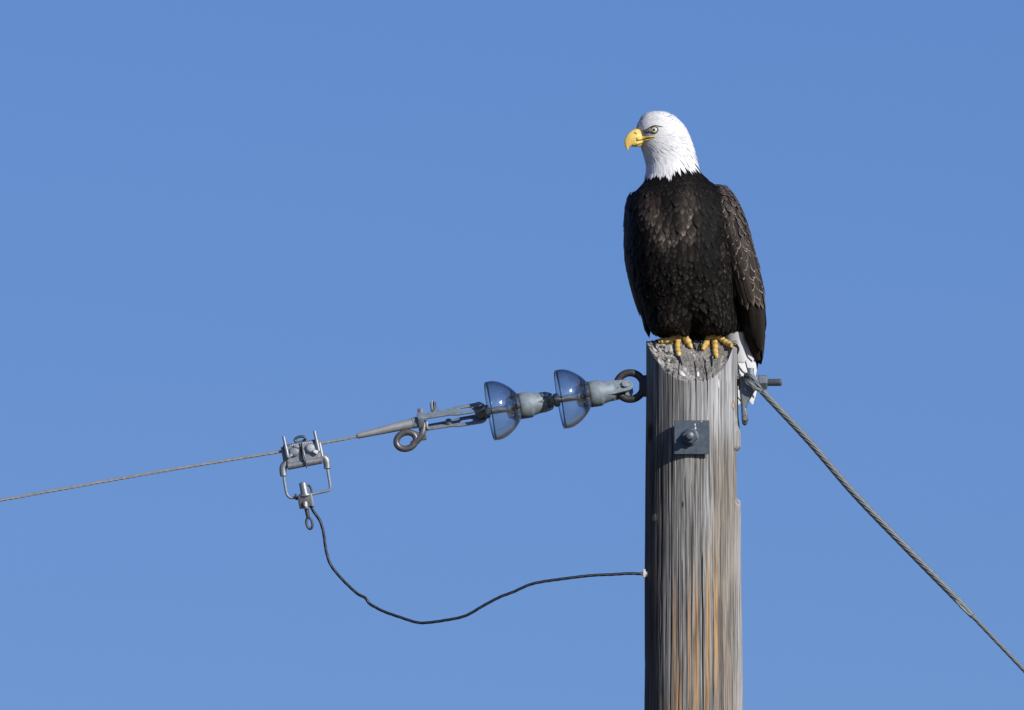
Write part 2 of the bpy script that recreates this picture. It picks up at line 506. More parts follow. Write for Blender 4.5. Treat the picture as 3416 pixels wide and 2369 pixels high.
def build_pole():
    NA = 900
    pole = empty('utility_pole', (0, 0, 0), 'weathered grey timber utility pole with a roof-shaped cracked top under the eagle', 'utility pole')
    th = np.linspace(-math.pi, math.pi, NA, endpoint=False)
    # height of the sloping front (and back) cut over the pole edge
    xpx = 2308 + 153 * np.sin(th)
    cut = np.interp(xpx, CUT_X, CUT_Y)
    cut = cut + (vnoise(th / (2 * math.pi), np.full(NA, .5), 120, 2, 31) - 0.5) * 7 + (vnoise(th / (2 * math.pi), np.full(NA, .5), 28, 2, 32) - 0.5) * 9
    # a point nearer the camera shows higher: take that out of the drop
    pitch = math.asin(FWD.z)
    drop = ((cut - 1137) * MM + np.abs(np.cos(th)) * 0.153 * math.sin(pitch)) / math.cos(pitch)
    drop = np.where(np.cos(th) > 0, drop, np.abs(np.cos(th)) * 0.10)
    zb = zpx(2450)
    verts, cols = [], []
    top_py = np.array([pz(RIDGE_Z - d) for d in drop])
    bot_py = pz(zb)
    n_hi = 230
    for k in range(n_hi):
        py = top_py + (bot_py - top_py) * (k / (n_hi - 1))
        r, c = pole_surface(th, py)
        if k == 0: r0 = r.copy()
        z = (RIDGE_Z - drop) + (zb - (RIDGE_Z - drop)) * (k / (n_hi - 1))
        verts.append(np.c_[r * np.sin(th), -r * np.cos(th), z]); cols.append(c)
    rl, cl = r, c
    zs = np.linspace(zb, -0.3, 9)[1:]
    for k, z in enumerate(zs):
        grow = 1 + 0.012 * (zb - z)
        verts.append(np.c_[rl * grow * np.sin(th), -rl * grow * np.cos(th), np.full(NA, z)]); cols.append(cl)
    nrows = n_hi + len(zs)
    faces, mi = [], []
    for k in range(nrows - 1):
        a = k * NA
        for i in range(NA):
            j = (i + 1) % NA
            faces.append((a + i, a + NA + i, a + NA + j, a + j)); mi.append(0)
    # the cut: rings shrinking from the edge to the axis
    NR = 64
    base = nrows * NA
    endcols = []
    for k in range(1, NR + 1):
        f = 1 - k / NR
        f2 = max(f, 0.002)
        rr = f2 * (0.1525 + (r0 - 0.1525) * f2 ** 10)
        x = rr * np.sin(th); d = rr * np.cos(th)
        # height follows the drop of the edge point straight in front of / behind this point
        edge_d = np.sqrt(np.maximum(1e-9, r0 ** 2 - x ** 2))
        xp = 2308 + x / MM
        cf = np.interp(xp, CUT_X, CUT_Y)
        df = ((cf - 1137) * MM + edge_d * math.sin(pitch)) / math.cos(pitch)
        dd = np.where(d > 0, df * np.clip(d / edge_d, 0, 1), 0.10 * np.abs(d) / 0.153)
        h = RIDGE_Z - dd
        u = (x / 0.31 + 0.5); w = np.clip(d / 0.31 + 0.5, 0, 1)
        rough = (vnoise(u, w, 40, 40, 41) - 0.5) * 0.005 + (vnoise(u, w, 90, 90, 42) - 0.5) * 0.004
        # cracks running from the heart to the rim
        ck = np.zeros(NA)
        for q, (cx, y0, y1, wd, dp) in enumerate(CRACKS[:9]):
            reach = (.86, .80, .45, .88, .42, .84, .40, .86, .9)[q]
            wob = (vnoise(np.full(NA, cx * 0.013), np.full(NA, f2), 50, 16, int(cx) + 7) - 0.5) * 16
            xx = (cx - 2308) * (0.6 + 0.4 * f2) + wob * (1 - f2)
            dist = np.abs(x / MM - xx)
            ck = np.maximum(ck, np.exp(-(dist / (wd * 0.75)) ** 2) * sstep(reach, reach + .12, np.full(NA, f2)) * (d > 0))
        h = h + rough * min(1, k / 3) - ck * 0.012
        verts.append(np.c_[x, -d, h])
        base_c = np.ones((NA, 3)) * np.array((0.31, 0.293, 0.26))
        base_c *= (0.70 + 0.5 * vnoise(u, w, 14, 30, 43))[:, None]
        base_c *= (0.86 + 0.28 * np.sin(f2 * 150 + 3 * vnoise(u, w, 8, 8, 48)))[:, None]      # growth rings
        lich = sstep(0.55, 0.72, vnoise(u, w, 48, 48, 44)) * sstep(0.45, 0.75, vnoise(u, w, 12, 12, 45) + 0.45 * sstep(0.04, 0.13, -x) + 0.2 * sstep(0.08, 0.14, x) - 0.12)
        base_c = base_c * (1 - lich[:, None] * 0.7) + np.array((0.62, 0.61, 0.57)) * lich[:, None] * 0.7
        ylw = sstep(0.06, 0.11, x) * sstep(0.5, 0.7, vnoise(u, w, 40, 40, 46)) * 0.5
        base_c = base_c * (1 - ylw[:, None]) + np.array((0.40, 0.36, 0.24)) * ylw[:, None]
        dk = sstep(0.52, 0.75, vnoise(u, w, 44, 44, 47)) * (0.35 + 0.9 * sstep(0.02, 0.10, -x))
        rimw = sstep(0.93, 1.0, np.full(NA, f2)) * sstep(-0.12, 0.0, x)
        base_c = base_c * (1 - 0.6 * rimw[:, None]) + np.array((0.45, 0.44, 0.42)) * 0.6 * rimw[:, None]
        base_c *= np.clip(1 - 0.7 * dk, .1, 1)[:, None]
        base_c = base_c * (1 - ck[:, None] * 0.9) + np.array((0.012, 0.011, 0.01)) * ck[:, None] * 0.9
        endcols.append(base_c)
    for k in range(NR):
        a = base + (k - 1) * NA if k else 0
        b = base + k * NA
        for i in range(NA):
            j = (i + 1) % NA
            faces.append((a + i, a + j, b + j, b + i)); mi.append(1)
    faces.append(tuple(base + (NR - 1) * NA + i for i in range(NA))); mi.append(1)
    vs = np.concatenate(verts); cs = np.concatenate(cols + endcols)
    m, nt, b = new_mat('weathered_wood')
    at = nd(nt, 'ShaderNodeAttribute', attribute_name='wood')
    tc = nd(nt, 'ShaderNodeTexCoord')
    mp = nd(nt, 'ShaderNodeMapping'); mp.inputs['Scale'].default_value = (1, 1, 0.02)
    nz = nd(nt, 'ShaderNodeTexNoise'); nz.inputs['Scale'].default_value = 300; nz.inputs['Detail'].default_value = 4; nz.inputs['Roughness'].default_value = 0.6
    nt.links.new(tc.outputs['Object'], mp.inputs['Vector']); nt.links.new(mp.outputs['Vector'], nz.inputs['Vector'])
    rp = ramp(nt, [(0.34, 0.36), (0.5, 1.0), (0.68, 1.38)])
    nt.links.new(nz.outputs['Fac'], rp.inputs['Fac'])
    mx = nd(nt, 'ShaderNodeMix', data_type='RGBA', blend_type='MULTIPLY'); mx.inputs['Factor'].default_value = 1
    nt.links.new(at.outputs['Color'], mx.inputs['A']); nt.links.new(rp.outputs['Color'], mx.inputs['B'])
    nt.links.new(mx.outputs['Result'], b.inputs['Base Color'])
    b.inputs['Roughness'].default_value = 0.85; b.inputs['Specular IOR Level'].default_value = 0.2
    bp = nd(nt, 'ShaderNodeBump'); bp.inputs['Strength'].default_value = 0.5; bp.inputs['Distance'].default_value = 0.0015
    nt.links.new(nz.outputs['Fac'], bp.inputs['Height']); nt.links.new(bp.outputs['Normal'], b.inputs['Normal'])
    m2, nt, b = new_mat('end_grain')
    at = nd(nt, 'ShaderNodeAttribute', attribute_name='wood')
    tc = nd(nt, 'ShaderNodeTexCoord')
    nz = nd(nt, 'ShaderNodeTexNoise'); nz.inputs['Scale'].default_value = 260; nz.inputs['Detail'].default_value = 5
    nt.links.new(tc.outputs['Object'], nz.inputs['Vector'])
    rp = ramp(nt, [(0.3, 0.65), (0.65, 1.18)])
    nt.links.new(nz.outputs['Fac'], rp.inputs['Fac'])
    mx = nd(nt, 'ShaderNodeMix', data_type='RGBA', blend_type='MULTIPLY'); mx.inputs['Factor'].default_value = 1
    nt.links.new(at.outputs['Color'], mx.inputs['A']); nt.links.new(rp.outputs['Color'], mx.inputs['B'])
    nt.links.new(mx.outputs['Result'], b.inputs['Base Color'])
    b.inputs['Roughness'].default_value = 0.95; b.inputs['Specular IOR Level'].default_value = 0.1
    bp = nd(nt, 'ShaderNodeBump'); bp.inputs['Strength'].default_value = 0.4; bp.inputs['Distance'].default_value = 0.0025
    nt.links.new(nz.outputs['Fac'], bp.inputs['Height']); nt.links.new(bp.outputs['Normal'], b.inputs['Normal'])
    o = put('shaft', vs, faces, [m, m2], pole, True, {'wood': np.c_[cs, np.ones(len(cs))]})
    o.data.polygons.foreach_set('material_index', np.array(mi, dtype=np.int32))
    o.data.update()
    bvh = BVHTree.FromPolygons([tuple(v) for v in vs], faces)
    return pole, bvh
POLE, POLE_BVH = build_pole()

def on_pole(px, py, lift=0.0, d_miss=0.0):
    """point on the pole seen at a photo pixel, lifted towards the camera"""
    d = ray(px, py)
    h = POLE_BVH.ray_cast(CAM_POS, d)
    if h[0] is None: return P(px, py, d_miss + lift), V((0, -1, 0))
    n = h[1] if h[1].dot(d) < 0 else -h[1]
    return h[0] - d * lift, n

# white droppings and a drip, dried onto the cut
def blob(name, pts, lift, parent, mat):
    """flat irregular splash: outline of photo pixels laid on the wood"""
    c = (sum(p[0] for p in pts) / len(pts), sum(p[1] for p in pts) / len(pts))
    n = 28
    xs = [V((p[0], p[1], 0)) for p in pts]
    sp = smooth_path(xs + [xs[0]], 6)[:-1]
    v = [on_pole(c[0], c[1], lift)[0]]; f = []
    for k, s in ((1, 0.55), (2, 0.9), (3, 1.0)):
        for q in sp:
            x, y = c[0] + (q.x - c[0]) * s, c[1] + (q.y - c[1]) * s
            v.append(on_pole(x, y, lift * (0.9, 0.55, -0.3)[k - 1])[0])
    m = len(sp)
    for i in range(m):
        j = (i + 1) % m
        f.append((0, 1 + i, 1 + j))
        for k in range(2):
            f.append((1 + k * m + i, 1 + (k + 1) * m + i, 1 + (k + 1) * m + j, 1 + k * m + j))
    return put(name, v, f, mat, parent)
blob('dropping', [(2261, 1240), (2266, 1236), (2275, 1238), (2282, 1245), (2287, 1251), (2284, 1256), (2276, 1255), (2268, 1250)], 0.004, POLE, M['white'])
blob('dropping', [(2322, 1243), (2328, 1238), (2332, 1244), (2333, 1252), (2328, 1257), (2323, 1251)], 0.003, POLE, M['white'])
blob('dropping', [(2396, 1262), (2399, 1270), (2400, 1292), (2397, 1296), (2395, 1280)], 0.002, POLE, M['white'])
# ------------------------------------------------------------------ square washer and through bolt on the face of the pole
def washer_bolt():
    d0 = 0.165
    t = empty('through_bolt', P(2308, 1458, d0), 'grey square washer plate with a nut and bolt on the front of the pole', 'bolt')
    X, Y, Z = V((1, 0, 0)), V((0, 0, 1)), V((0, -1, 0))
    pl = MB().add(*plate([[(-.0585, -.0565), (.0585, -.0565), (.0575, .0565), (-.0585, .0565)], circle2(-.009, .001, .011)], .007, .0008, P(2308.5, 1459, d0 + .0035), X, Y, Z))
    pl.put('washer_plate', M['galv_plate'], t, 30)
    for q in ([(2316, 1414), (2320, 1412), (2321, 1420), (2318, 1423)], [(2317, 1424), (2322, 1424), (2323, 1432), (2318, 1434)], [(2338, 1405), (2342, 1404), (2342, 1408), (2339, 1409)],
              [(2319, 1436), (2321, 1436), (2322, 1452), (2320, 1455)], [(2326, 1452), (2330, 1458), (2328, 1466), (2325, 1463)]):
        c = (sum(p[0] for p in q) / 4, sum(p[1] for p in q) / 4)
        v = [P(a, b, d0 + .0068) for a, b in q] + [P(c[0] + (a - c[0]) * .7, c[1] + (b - c[1]) * .7, d0 + .0080) for a, b in q]
        put('dropping', v, [(0, 1, 5, 4), (1, 2, 6, 5), (2, 3, 7, 6), (3, 0, 4, 7), (4, 5, 6, 7)], M['white'], t)
    c = P(2301, 1459, d0 + .007)
    wv = lathe([(0, .030), (.004, .030), (.005, .028)], c, Z, 32)
    MB().add(*wv).put('round_washer', M['galv_plate'], t, 30)
    MB().add(*hexnut(c + Z * .005, Z, .3, .027, .022)).put('nut', M['galv_plate'], t, 30)
    prof = [(-.01, .0125)]
    for k in range(12):
        prof += [(.026 + k * .0022, .0132), (.0271 + k * .0022, .0118)]
    prof += [(.053, .0125), (.0555, .0095)]
    MB().add(*lathe(prof, c, Z, 24)).put('bolt_end', M['threads'], t, 50)
washer_bolt()

# ------------------------------------------------------------------ eye bolt through the pole: ring on the left, nut and threads on the right
def eye_bolt():
    t = empty('eye_bolt', P(2150, 1288), 'dark forged eye bolt through the pole with its ring holding the insulators', 'eye bolt')
    X, Z = V((1, 0, 0)), V((0, 0, 1))
    c = P(2102, 1288)
    MB().add(*ring(c, .0445, .0125, X, Z, 56, 16)).put('ring', M['dark_steel'], t)
    sh = []
    for s, h, w in ((.030, .012, .010), (.036, .030, .0125), (.042, .0355, .014), (.047, .0365, .0145), (.060, .0375, .015)):
        sh.append((s, h, w))
    v, f = [], []
    n = 20
    for s, h, w in sh:
        for k in range(n):
            a = 2 * math.pi * k / n
            ca, sa = math.cos(a), math.sin(a)
            v.append(c + X * s + Z * (math.copysign(abs(sa) ** .6, sa) * h) + V((0, -1, 0)) * (math.copysign(abs(ca) ** .6, ca) * w))
    for i in range(len(sh) - 1):
        for k in range(n):
            l = (k + 1) % n
            f.append((i * n + k, i * n + l, (i + 1) * n + l, (i + 1) * n + k))
    f += [tuple(range(n))[::-1], tuple((len(sh) - 1) * n + k for k in range(n))]
    put('shoulder', v, f, M['dark_steel'], t, True, None, 50)
    a = P(2445, 1276); b = P(2545, 1275.5)
    MB().add(*lathe([(0, .012), (.1, .012)], a, b - a, 20)).put('shank', M['threads'], t)
    nb = P(2535, 1276, .0)
    MB().add(*hexnut(nb, X, .2, .0265, .025)).put('nut', M['galv_mid'], t, 30)
    MB().add(*lathe([(0, .026), (.004, .027), (.006, .024)], nb - X * .006, X, 28)).put('washer', M['galv_mid'], t, 30)
    prof = [(0, .012)]
    for k in range(16): prof += [(.002 + k * .0026, .0128), (.0033 + k * .0026, .0112)]
    prof += [(.045, .0118), (.0495, .0080)]
    MB().add(*lathe(prof, nb + X * .024, X, 24)).put('threaded_end', M['threads'], t, 50)
eye_bolt()

# ------------------------------------------------------------------ insulator string
A0, A1 = P(1635, 1372, .022), P(1868, 1333, .0112)
SX = (A1 - A0).normalized()                         # along the string towards the pole
SN = (V((0, 0, 1)) - SX * SX.z).normalized()        # across it, upwards
SD = SN.cross(SX).normalized()
if SD.y > 0: SD = -SD                               # towards the camera
def rot_pair(b):
    b = math.radians(b)
    return SN * math.cos(b) - SD * math.sin(b), SD * math.cos(b) + SN * math.sin(b)

def glass_material():
    m, nt, b = new_mat('clear_toughened_glass')
    b.inputs['Base Color'].default_value = (0.965, 0.985, 0.98, 1)
    b.inputs['Transmission Weight'].default_value = 1.0
    b.inputs['IOR'].default_value = 1.5
    b.inputs['Roughness'].default_value = 0.0
    b.inputs['Coat Weight'].default_value = 1.0; b.inputs['Coat Roughness'].default_value = 0.07; b.inputs['Coat IOR'].default_value = 1.6
    # the wall is thin beside its radius: most light goes straight on, the rest is bent
    tr = nd(nt, 'ShaderNodeBsdfTransparent'); tr.inputs['Color'].default_value = (0.93, 0.965, 0.965, 1)
    ms = nd(nt, 'ShaderNodeMixShader'); ms.inputs['Fac'].default_value = 0.93
    out = nt.nodes['Material Output']
    nt.links.new(tr.outputs['BSDF'], ms.inputs[1]); nt.links.new(b.outputs['BSDF'], ms.inputs[2]); nt.links.new(ms.outputs['Shader'], out.inputs['Surface'])
    return m
M['glass'] = glass_material()
M['cement'] = metal('greenish_cement', (0.05, 0.055, 0.035), (0.11, 0.115, 0.075), 0.0, 0.8, 60, 0.5)

def insulator(o, beta, label, prong_len):
    t = empty('glass_insulator', o, label, 'insulator', 'glass insulators of the string')
    # shell: outside dome then back along the inside, with a ribbed boss round the pin
    outer = [(-.003, .0960), (-.003, .0980), (.001, .0990), (.014, .0993), (.028, .0980), (.044, .0920), (.060, .0825), (.074, .0712), (.085, .0600), (.094, .0490), (.099, .0420), (.104, .0395), (.107, .030)]
    inner = [(.103, .020), (.072, .020), (.058, .0205), (.055, .026), (.058, .033), (.072, .0385), (.0825, .0465), (.0800, .0555), (.0700, .0680), (.0560, .0790), (.0405, .0880), (.025, .0940), (.006, .0955)]
    MB().add(*lathe(outer + inner, o, SX, 72, closed=True)).put('glass_shell', M['glass'], t, None)
    MB().add(*lathe([(.0985, .0418), (.1005, .0436), (.1045, .0436)], o, SX, 40)).put('cement_collar', M['cement'], t, 40)
    cap = [(.104, .037), (.1045, .0425), (.108, .0437), (.118, .0440), (.134, .0438), (.139, .0425), (.143, .0385), (.150, .0370), (.166, .0335), (.180, .0285), (.188, .024), (.192, .018)]
    MB().add(*lathe(cap, o, SX, 44)).put('cap', M['cap'], t, 35)
    Y, Z = rot_pair(beta)
    L = prong_len
    for sgn in (1, -1):
        out = [(.156, -.0265)] + [(.185, -.0255)] + arc(L - .022, 0, .0215, -90, 90, 12) + [(.185, .0255), (.156, .0265)]
        pr = MB().add(*plate([out, circle2(L - .026, 0, .0085, 16)], .010, .002, o + Z * (sgn * .0195), SX, Y, Z))
        pr.put('clevis_prong', M['cap'], t, 35)
    pn = o + SX * (L - .026)
    MB().add(*lathe([(-.030, .0082), (.028, .0082), (.0285, .0118), (.033, .0122), (.0345, .0105)], pn, Z, 24)).put('clevis_pin', M['galv'], t, 35)
    cp = [pn + Z * .031 + Y * .003 + SX * .017, pn + Z * .030 + Y * .002, pn + Z * .029 - Y * .003 - SX * .016, pn + Z * .029 - Y * .009 - SX * .026]
    MB().add(*tube(smooth_path(cp, 5), .0017, 6)).put('cotter_pin', M['galv'], t)
    # pin that hangs out of the open side and ends in a tongue
    pinp = [(.090, .0115), (-.020, .0115), (-.026, .0125)]
    MB().add(*lathe(pinp, o, SX, 24)).put('pin', M['galv'], t, 40)
    MB().add(*lathe([(-.002, .020), (-.010, .0235), (-.020, .021), (-.023, .014)], o, SX, 28)).put('pin_collar', M['cap'], t, 40)
    return t
insulator(A1, 24, 'clear glass bell insulator hooked on the dark ring beside the pole', .248)
insulator(A0, 48, 'clear glass bell insulator next to the long tapered clamp, farther from the pole', .214)
# tongues: each pin ends in an eye held by the next fitting
def tongue(o, beta, parent_name):
    Y, Z = rot_pair(beta)
    out = arc(-.034, 0, .0165, 90, 270, 12) + [(-.018, -.016), (-.018, .016)]
    par = [q for q in bpy.data.objects if q.name == parent_name][0]
    MB().add(*plate([out], .020, .003, o, SX, Y, Z)).put('pin_tongue', M['cap'], par, 35)
tongue(A1, 48, 'glass_insulator')
tongue(A0, 48, 'glass_insulator.001')

# ------------------------------------------------------------------ dead-end strain clamp
def dead_end():
    O = A0
    def px(x, y):      # photo pixel -> string coordinates in metres
        p = P(x, y, .022)
        return (p - O).dot(SX), (p - O).dot(SN)
    t = empty('strain_clamp', P(1420, 1400, .03), 'grey tapered dead-end clamp with two slotted straps gripping the line wire', 'clamp')
    Y, Z = rot_pair(48)
    k = 1 / math.cos(math.radians(48))
    ofs = .0235
    # straps: outline along the string, widths undone for the tilt
    s = lambda v: v * MM
    prof_t = [(-244, 13), (-240, 15), (-178, 16), (-132, 17), (-112, 24), (-60, 25), (-40, 26)]
    out = [(s(a), s(b)) for a, b in prof_t] + [(s(-40) + .026 * math.cos(q), .026 * math.sin(q)) for q in np.linspace(1.3, -1.3, 12)] + [(s(a), -s(b)) for a, b in prof_t[::-1]]
    slot = stadium(s(-82), 0, .0125, .010)
    hole = circle2(s(-36), 0, .008, 16)
    for sg in (1, -1):
        MB().add(*plate([out, slot, hole], .006, .0014, O + Z * (sg * ofs) + SX * 0.0, SX, Y, Z)).put('strap', M['galv'], t, 35)
    pn = O + SX * s(-36)
    MB().add(*lathe([(-.034, .0075), (.030, .0075), (.0305, .0125), (.037, .0125), (.039, .0105)], pn, Z, 24)).put('clevis_pin', M['galv_bright'], t, 35)
    cp = [pn + Z * .033 + Y * .004 + SX * .016, pn + Z * .034, pn + Z * .033 - Y * .006 - SX * .014, pn + Z * .032 - Y * .008 - SX * .026]
    MB().add(*tube(smooth_path(cp, 5), .0020, 6)).put('cotter_pin', M['galv_bright'], t)
    # end block joining the straps, with a square lug on top
    c = O + SX * s(-234)
    MB().add(*box(c, SX, Y, Z, .010, .017, .031, .003)).put('end_block', M['galv'], t, 35)
    MB().add(*box(P(1402, 1379, .025), SX, SN, SD, .0078, .0155, .009, .002)).put('lug', M['bronze'], t, 35)
    # bolt head seen on the inside of the rear strap
    MB().add(*lathe([(0, .011), (.010, .011), (.013, .009)], O + SX * s(-142) - Z * (ofs - .003), Z, 16)).put('rivet', M['galv_bright'], t, 35)
    # tapered sleeve
    a = P(1191, 1455, .04); b = P(1395, 1408, .03)
    MB().add(*lathe([(0, .0065), (.0003, .0085), (.004, .0098), (.03, .0106), (.10, .0138), (.185, .0170), (.205, .0180), (.214, .0165), (.222, .0120)], a, b - a, 36)).put('tapered_sleeve', M['sleeve'], t, 35)
    MB().add(*lathe([(0, .0182), (.008, .0188), (.016, .0182)], a + (b - a).normalized() * .190, b - a, 36)).put('sleeve_band', M['galv'], t, 35)
    # forged eye hanging below, its stem going up between the straps
    mb = MB()
    e = P(1355, 1470, .035)
    ex = (P(1400, 1452, .035) - e).normalized(); ey = V((0, -1, 0)).cross(ex).normalized()
    if ey.z < 0: ey = -ey
    mb.add(*ring(e, .0335, .0108, ex, ey, 48, 14, .80))
    mb.put('eye', M['bronze'], t)
    stem = smooth_path([P(1374, 1484, .035), P(1393, 1468, .036), P(1408, 1447, .036), P(1413, 1425, .034), P(1415, 1404, .032)], 6)
    MB().add(*tube(stem, [.0105, .0115, .012, .012, .011], 14)).put('eye_stem', M['bronze'], t)
    st2 = smooth_path([P(1380, 1446, .035), P(1396, 1452, .035), P(1408, 1452, .034)], 6)
    MB().add(*tube(st2, [.0085, .010, .009], 12)).put('eye_web', M['bronze'], t)
    lug = [(1404, 1470), (1412, 1448), (1421, 1432), (1423, 1467)]
    o = P(1414, 1455, .033)
    MB().add(*plate([[((P(x, y, .033) - o).x, (P(x, y, .033) - o).z) for x, y in lug]], .014, .002, o, V((1, 0, 0)), V((0, 0, 1)), V((0, -1, 0)))).put('eye_heel', M['bronze'], t, 35)
    MB().add(*box(P(1424, 1420, .036), SX, SN, SD, .0035, .013, .010, .001)).put('wedge_tab', M['galv_bright'], t, 35)
dead_end()

def strand_tail(t):
    # cut end of the line wire, its strands fanned out above the strap
    tips = [(1435, 1343, .02), (1441, 1335, .01), (1446, 1338, .025), (1450, 1340, .03), (1454, 1343, .015), (1459, 1354, .02), (1463, 1369, .03)]
    for i, (x, y, d) in enumerate(tips):
        b = P(1446 + (i - 3) * 1.2, 1392, .012 + (i % 3) * .004)
        m = P(1446 + (x - 1449) * .55, 1368 + (y - 1345) * .35, .5 * (d + .012))
        MB().add(*tube(smooth_path([b, m, P(x, y, d)], 6), .0019, 7)).put('cut_strand', M['strand'] if i % 2 else M['galv_plate'], t)

# ------------------------------------------------------------------ line wire
def line_wire():
    xs = [1195, 1069, 932, 594, 297, 0]
    ys = [1455.5, 1480, 1507.5, 1563, 1615, 1669]
    pts = [P(1235, 1446, .038)] + [P(x, y, .04 + (1195 - x) * .00004) for x, y in zip(xs, ys)]
    d = (pts[-1] - pts[-2])
    for k in range(1, 60):                                     # on to the next pole, sagging as it goes
        pts.append(pts[6] + d * k * 1.5 + V((0, 0, 0.00016 * (k * 1.5) ** 2)))
    q = smooth_path(pts, 6)
    mb = rope(q[:6 * 12], .0031, .00195, 6, .125, .008, 6)
    mb.add(*tube(q[6 * 12 - 1:], .0048, 8))
    t = empty('line_wire', P(1195, 1455, .04), 'bare twisted aluminium line wire running off left, its cut strands frayed at the clamp', 'wire')
    mb.put('twisted_run', M['strand'], t, None)
    strand_tail(t)
line_wire()

# ------------------------------------------------------------------ bolted stirrup on the line wire
def stirrup():
    t = empty('stirrup_clamp', P(1010, 1520, .05), 'silver bolted stirrup clamp with two studs and a square wire bail on the line wire', 'clamp')
    X = (P(1067, 1482, .05) - P(950, 1503, .05)).normalized()
    Z = V((0, -1, 0)); Y = Z.cross(X).normalized()
    C = P(1010, 1522, .05)
    g = M['galv_bright']
    def L(x, y, d=.05): return P(x, y, d)
    def uv(x, y):
        p = P(x, y, .05) - C
        return p.dot(X), p.dot(Y)
    out = [uv(*q) for q in ((943, 1486), (1010, 1474), (1064, 1464), (1069, 1490), (1077, 1541), (1066, 1546), (1010, 1558), (964, 1567), (953, 1555), (948, 1535))]
    MB().add(*plate([out], .036, .011, C, X, Y, Z)).put('clamp_body', g, t, 60)
    a, b = L(957, 1556, .061), L(1076, 1534, .061)
    MB().add(*lathe([(0, .008), (.004, .0125), (.117, .0125), (.121, .008)], a, b - a, 20)).put('bottom_roll', g, t, 40)
    # fin down the middle with a dark slot beside it
    fin = smooth_path([L(1007, 1478, .070), L(1013, 1505, .082), L(1019, 1534, .082), L(1023, 1561, .066)], 6)
    MB().add(*tube(fin, [.0035, .0048, .0048, .0040], 10, flat=.55)).put('fin', g, t)
    sl = smooth_path([L(1001, 1480, .068), L(1006, 1508, .069), L(1013, 1549, .069)], 6)
    MB().add(*tube(sl, .0042, 8)).put('slot', M['dark_steel'], t)
    fin2 = smooth_path([L(1003, 1515, .068), L(1007, 1532, .072), L(1011, 1549, .066)], 6)
    MB().add(*tube(fin2, [.0015, .0032, .002], 8)).put('fin', g, t)
    for (x, y, r, an) in ((981, 1508, .0165, .3), (1035, 1496, .0165, .9)):
        c = L(x, y, .067)
        MB().add(*lathe([(0, r), (.008, r * .98), (.012, r * .72), (.013, r * .3)], c, (Z + X * (.16 if x > 1000 else -.1) + Y * .1), 18)).put('bolt_head', M['galv'], t, 30)
    # keeper tabs by the bolt heads
    MB().add(*box(L(1053, 1507, .079), (X * .8 - Y * .6), (Y * .8 + X * .6), Z, .008, .0055, .004, .001)).put('keeper_tab', M['mark'], t, 30)
    MB().add(*box(L(967, 1522, .074), (X * .9 + Y * .4), (Y * .9 - X * .4), Z, .009, .005, .006, .001)).put('keeper_tab', g, t, 30)
    MB().add(*box(L(989, 1490, .074), (X * .9 - Y * .4), (Y * .9 + X * .4), Z, .009, .004, .006, .001)).put('keeper_tab', g, t, 30)
    # threaded studs
    for p, q in (((946, 1456), (961, 1528)), ((1049, 1437), (1064, 1507))):
        a, b = L(*p, .072), L(*q, .074)
        ln = (b - a).length
        MB().add(*lathe([(0, .0040), (.001, .0050), (ln * .35, .0052), (ln * .6, .0064), (ln - .002, .0066), (ln, .005)], a, b - a, 16)).put('stud', g, t, 35)
    # flange behind each stud
    for p, q in (((942, 1492), (952, 1548)), ((1066, 1478), (1076, 1525))):
        MB().add(*tube([L(*p, .058), L(*q, .058)], .006, 10)).put('side_flange', g, t)
    # ring of the clamp screw behind the top edge
    MB().add(*ring(L(1001, 1466, .03), .0180, .0048, X * .98 + Y * .05, Y, 36, 10, .52)).put('top_ring', M['galv_plate'], t)
    # raised cast marks along the top edge (worn, no readable letters)
    for i in range(11):
        f = i / 10
        if i == 5: continue
        c = L(969 + 62 * f, 1486.5 - 11.5 * f, .0672)
        MB().add(*box(c, X, Y, Z, .0011 + .0006 * ((i * 7) % 3), .0018, .0010)).put('cast_mark', M['mark'], t, 30)
    # elbows
    for pts in (((966, 1545), (955, 1547), (946, 1556), (944, 1570), (946.5, 1588)), ((1066, 1524), (1078, 1525), (1088, 1534), (1091, 1547), (1092.5, 1563))):
        w = smooth_path([L(*q, .052) for q in pts], 6)
        MB().add(*tube(w, [.010, .0122, .0125, .0122, .0118], 18)).put('elbow', g, t, 50)
    # bail
    pts = [(946.5, 1584), (949, 1605), (953, 1630), (956, 1645), (962, 1656), (972, 1661), (990, 1659.5), (1020, 1654), (1060, 1644.5), (1088, 1638.5), (1098, 1634), (1102, 1625), (1100, 1608), (1096, 1585), (1092.5, 1560)]
    MB().add(*tube(smooth_path([L(*q, .052) for q in pts], 5), .0048, 12)).put('bail', M['galv'], t)
stirrup()

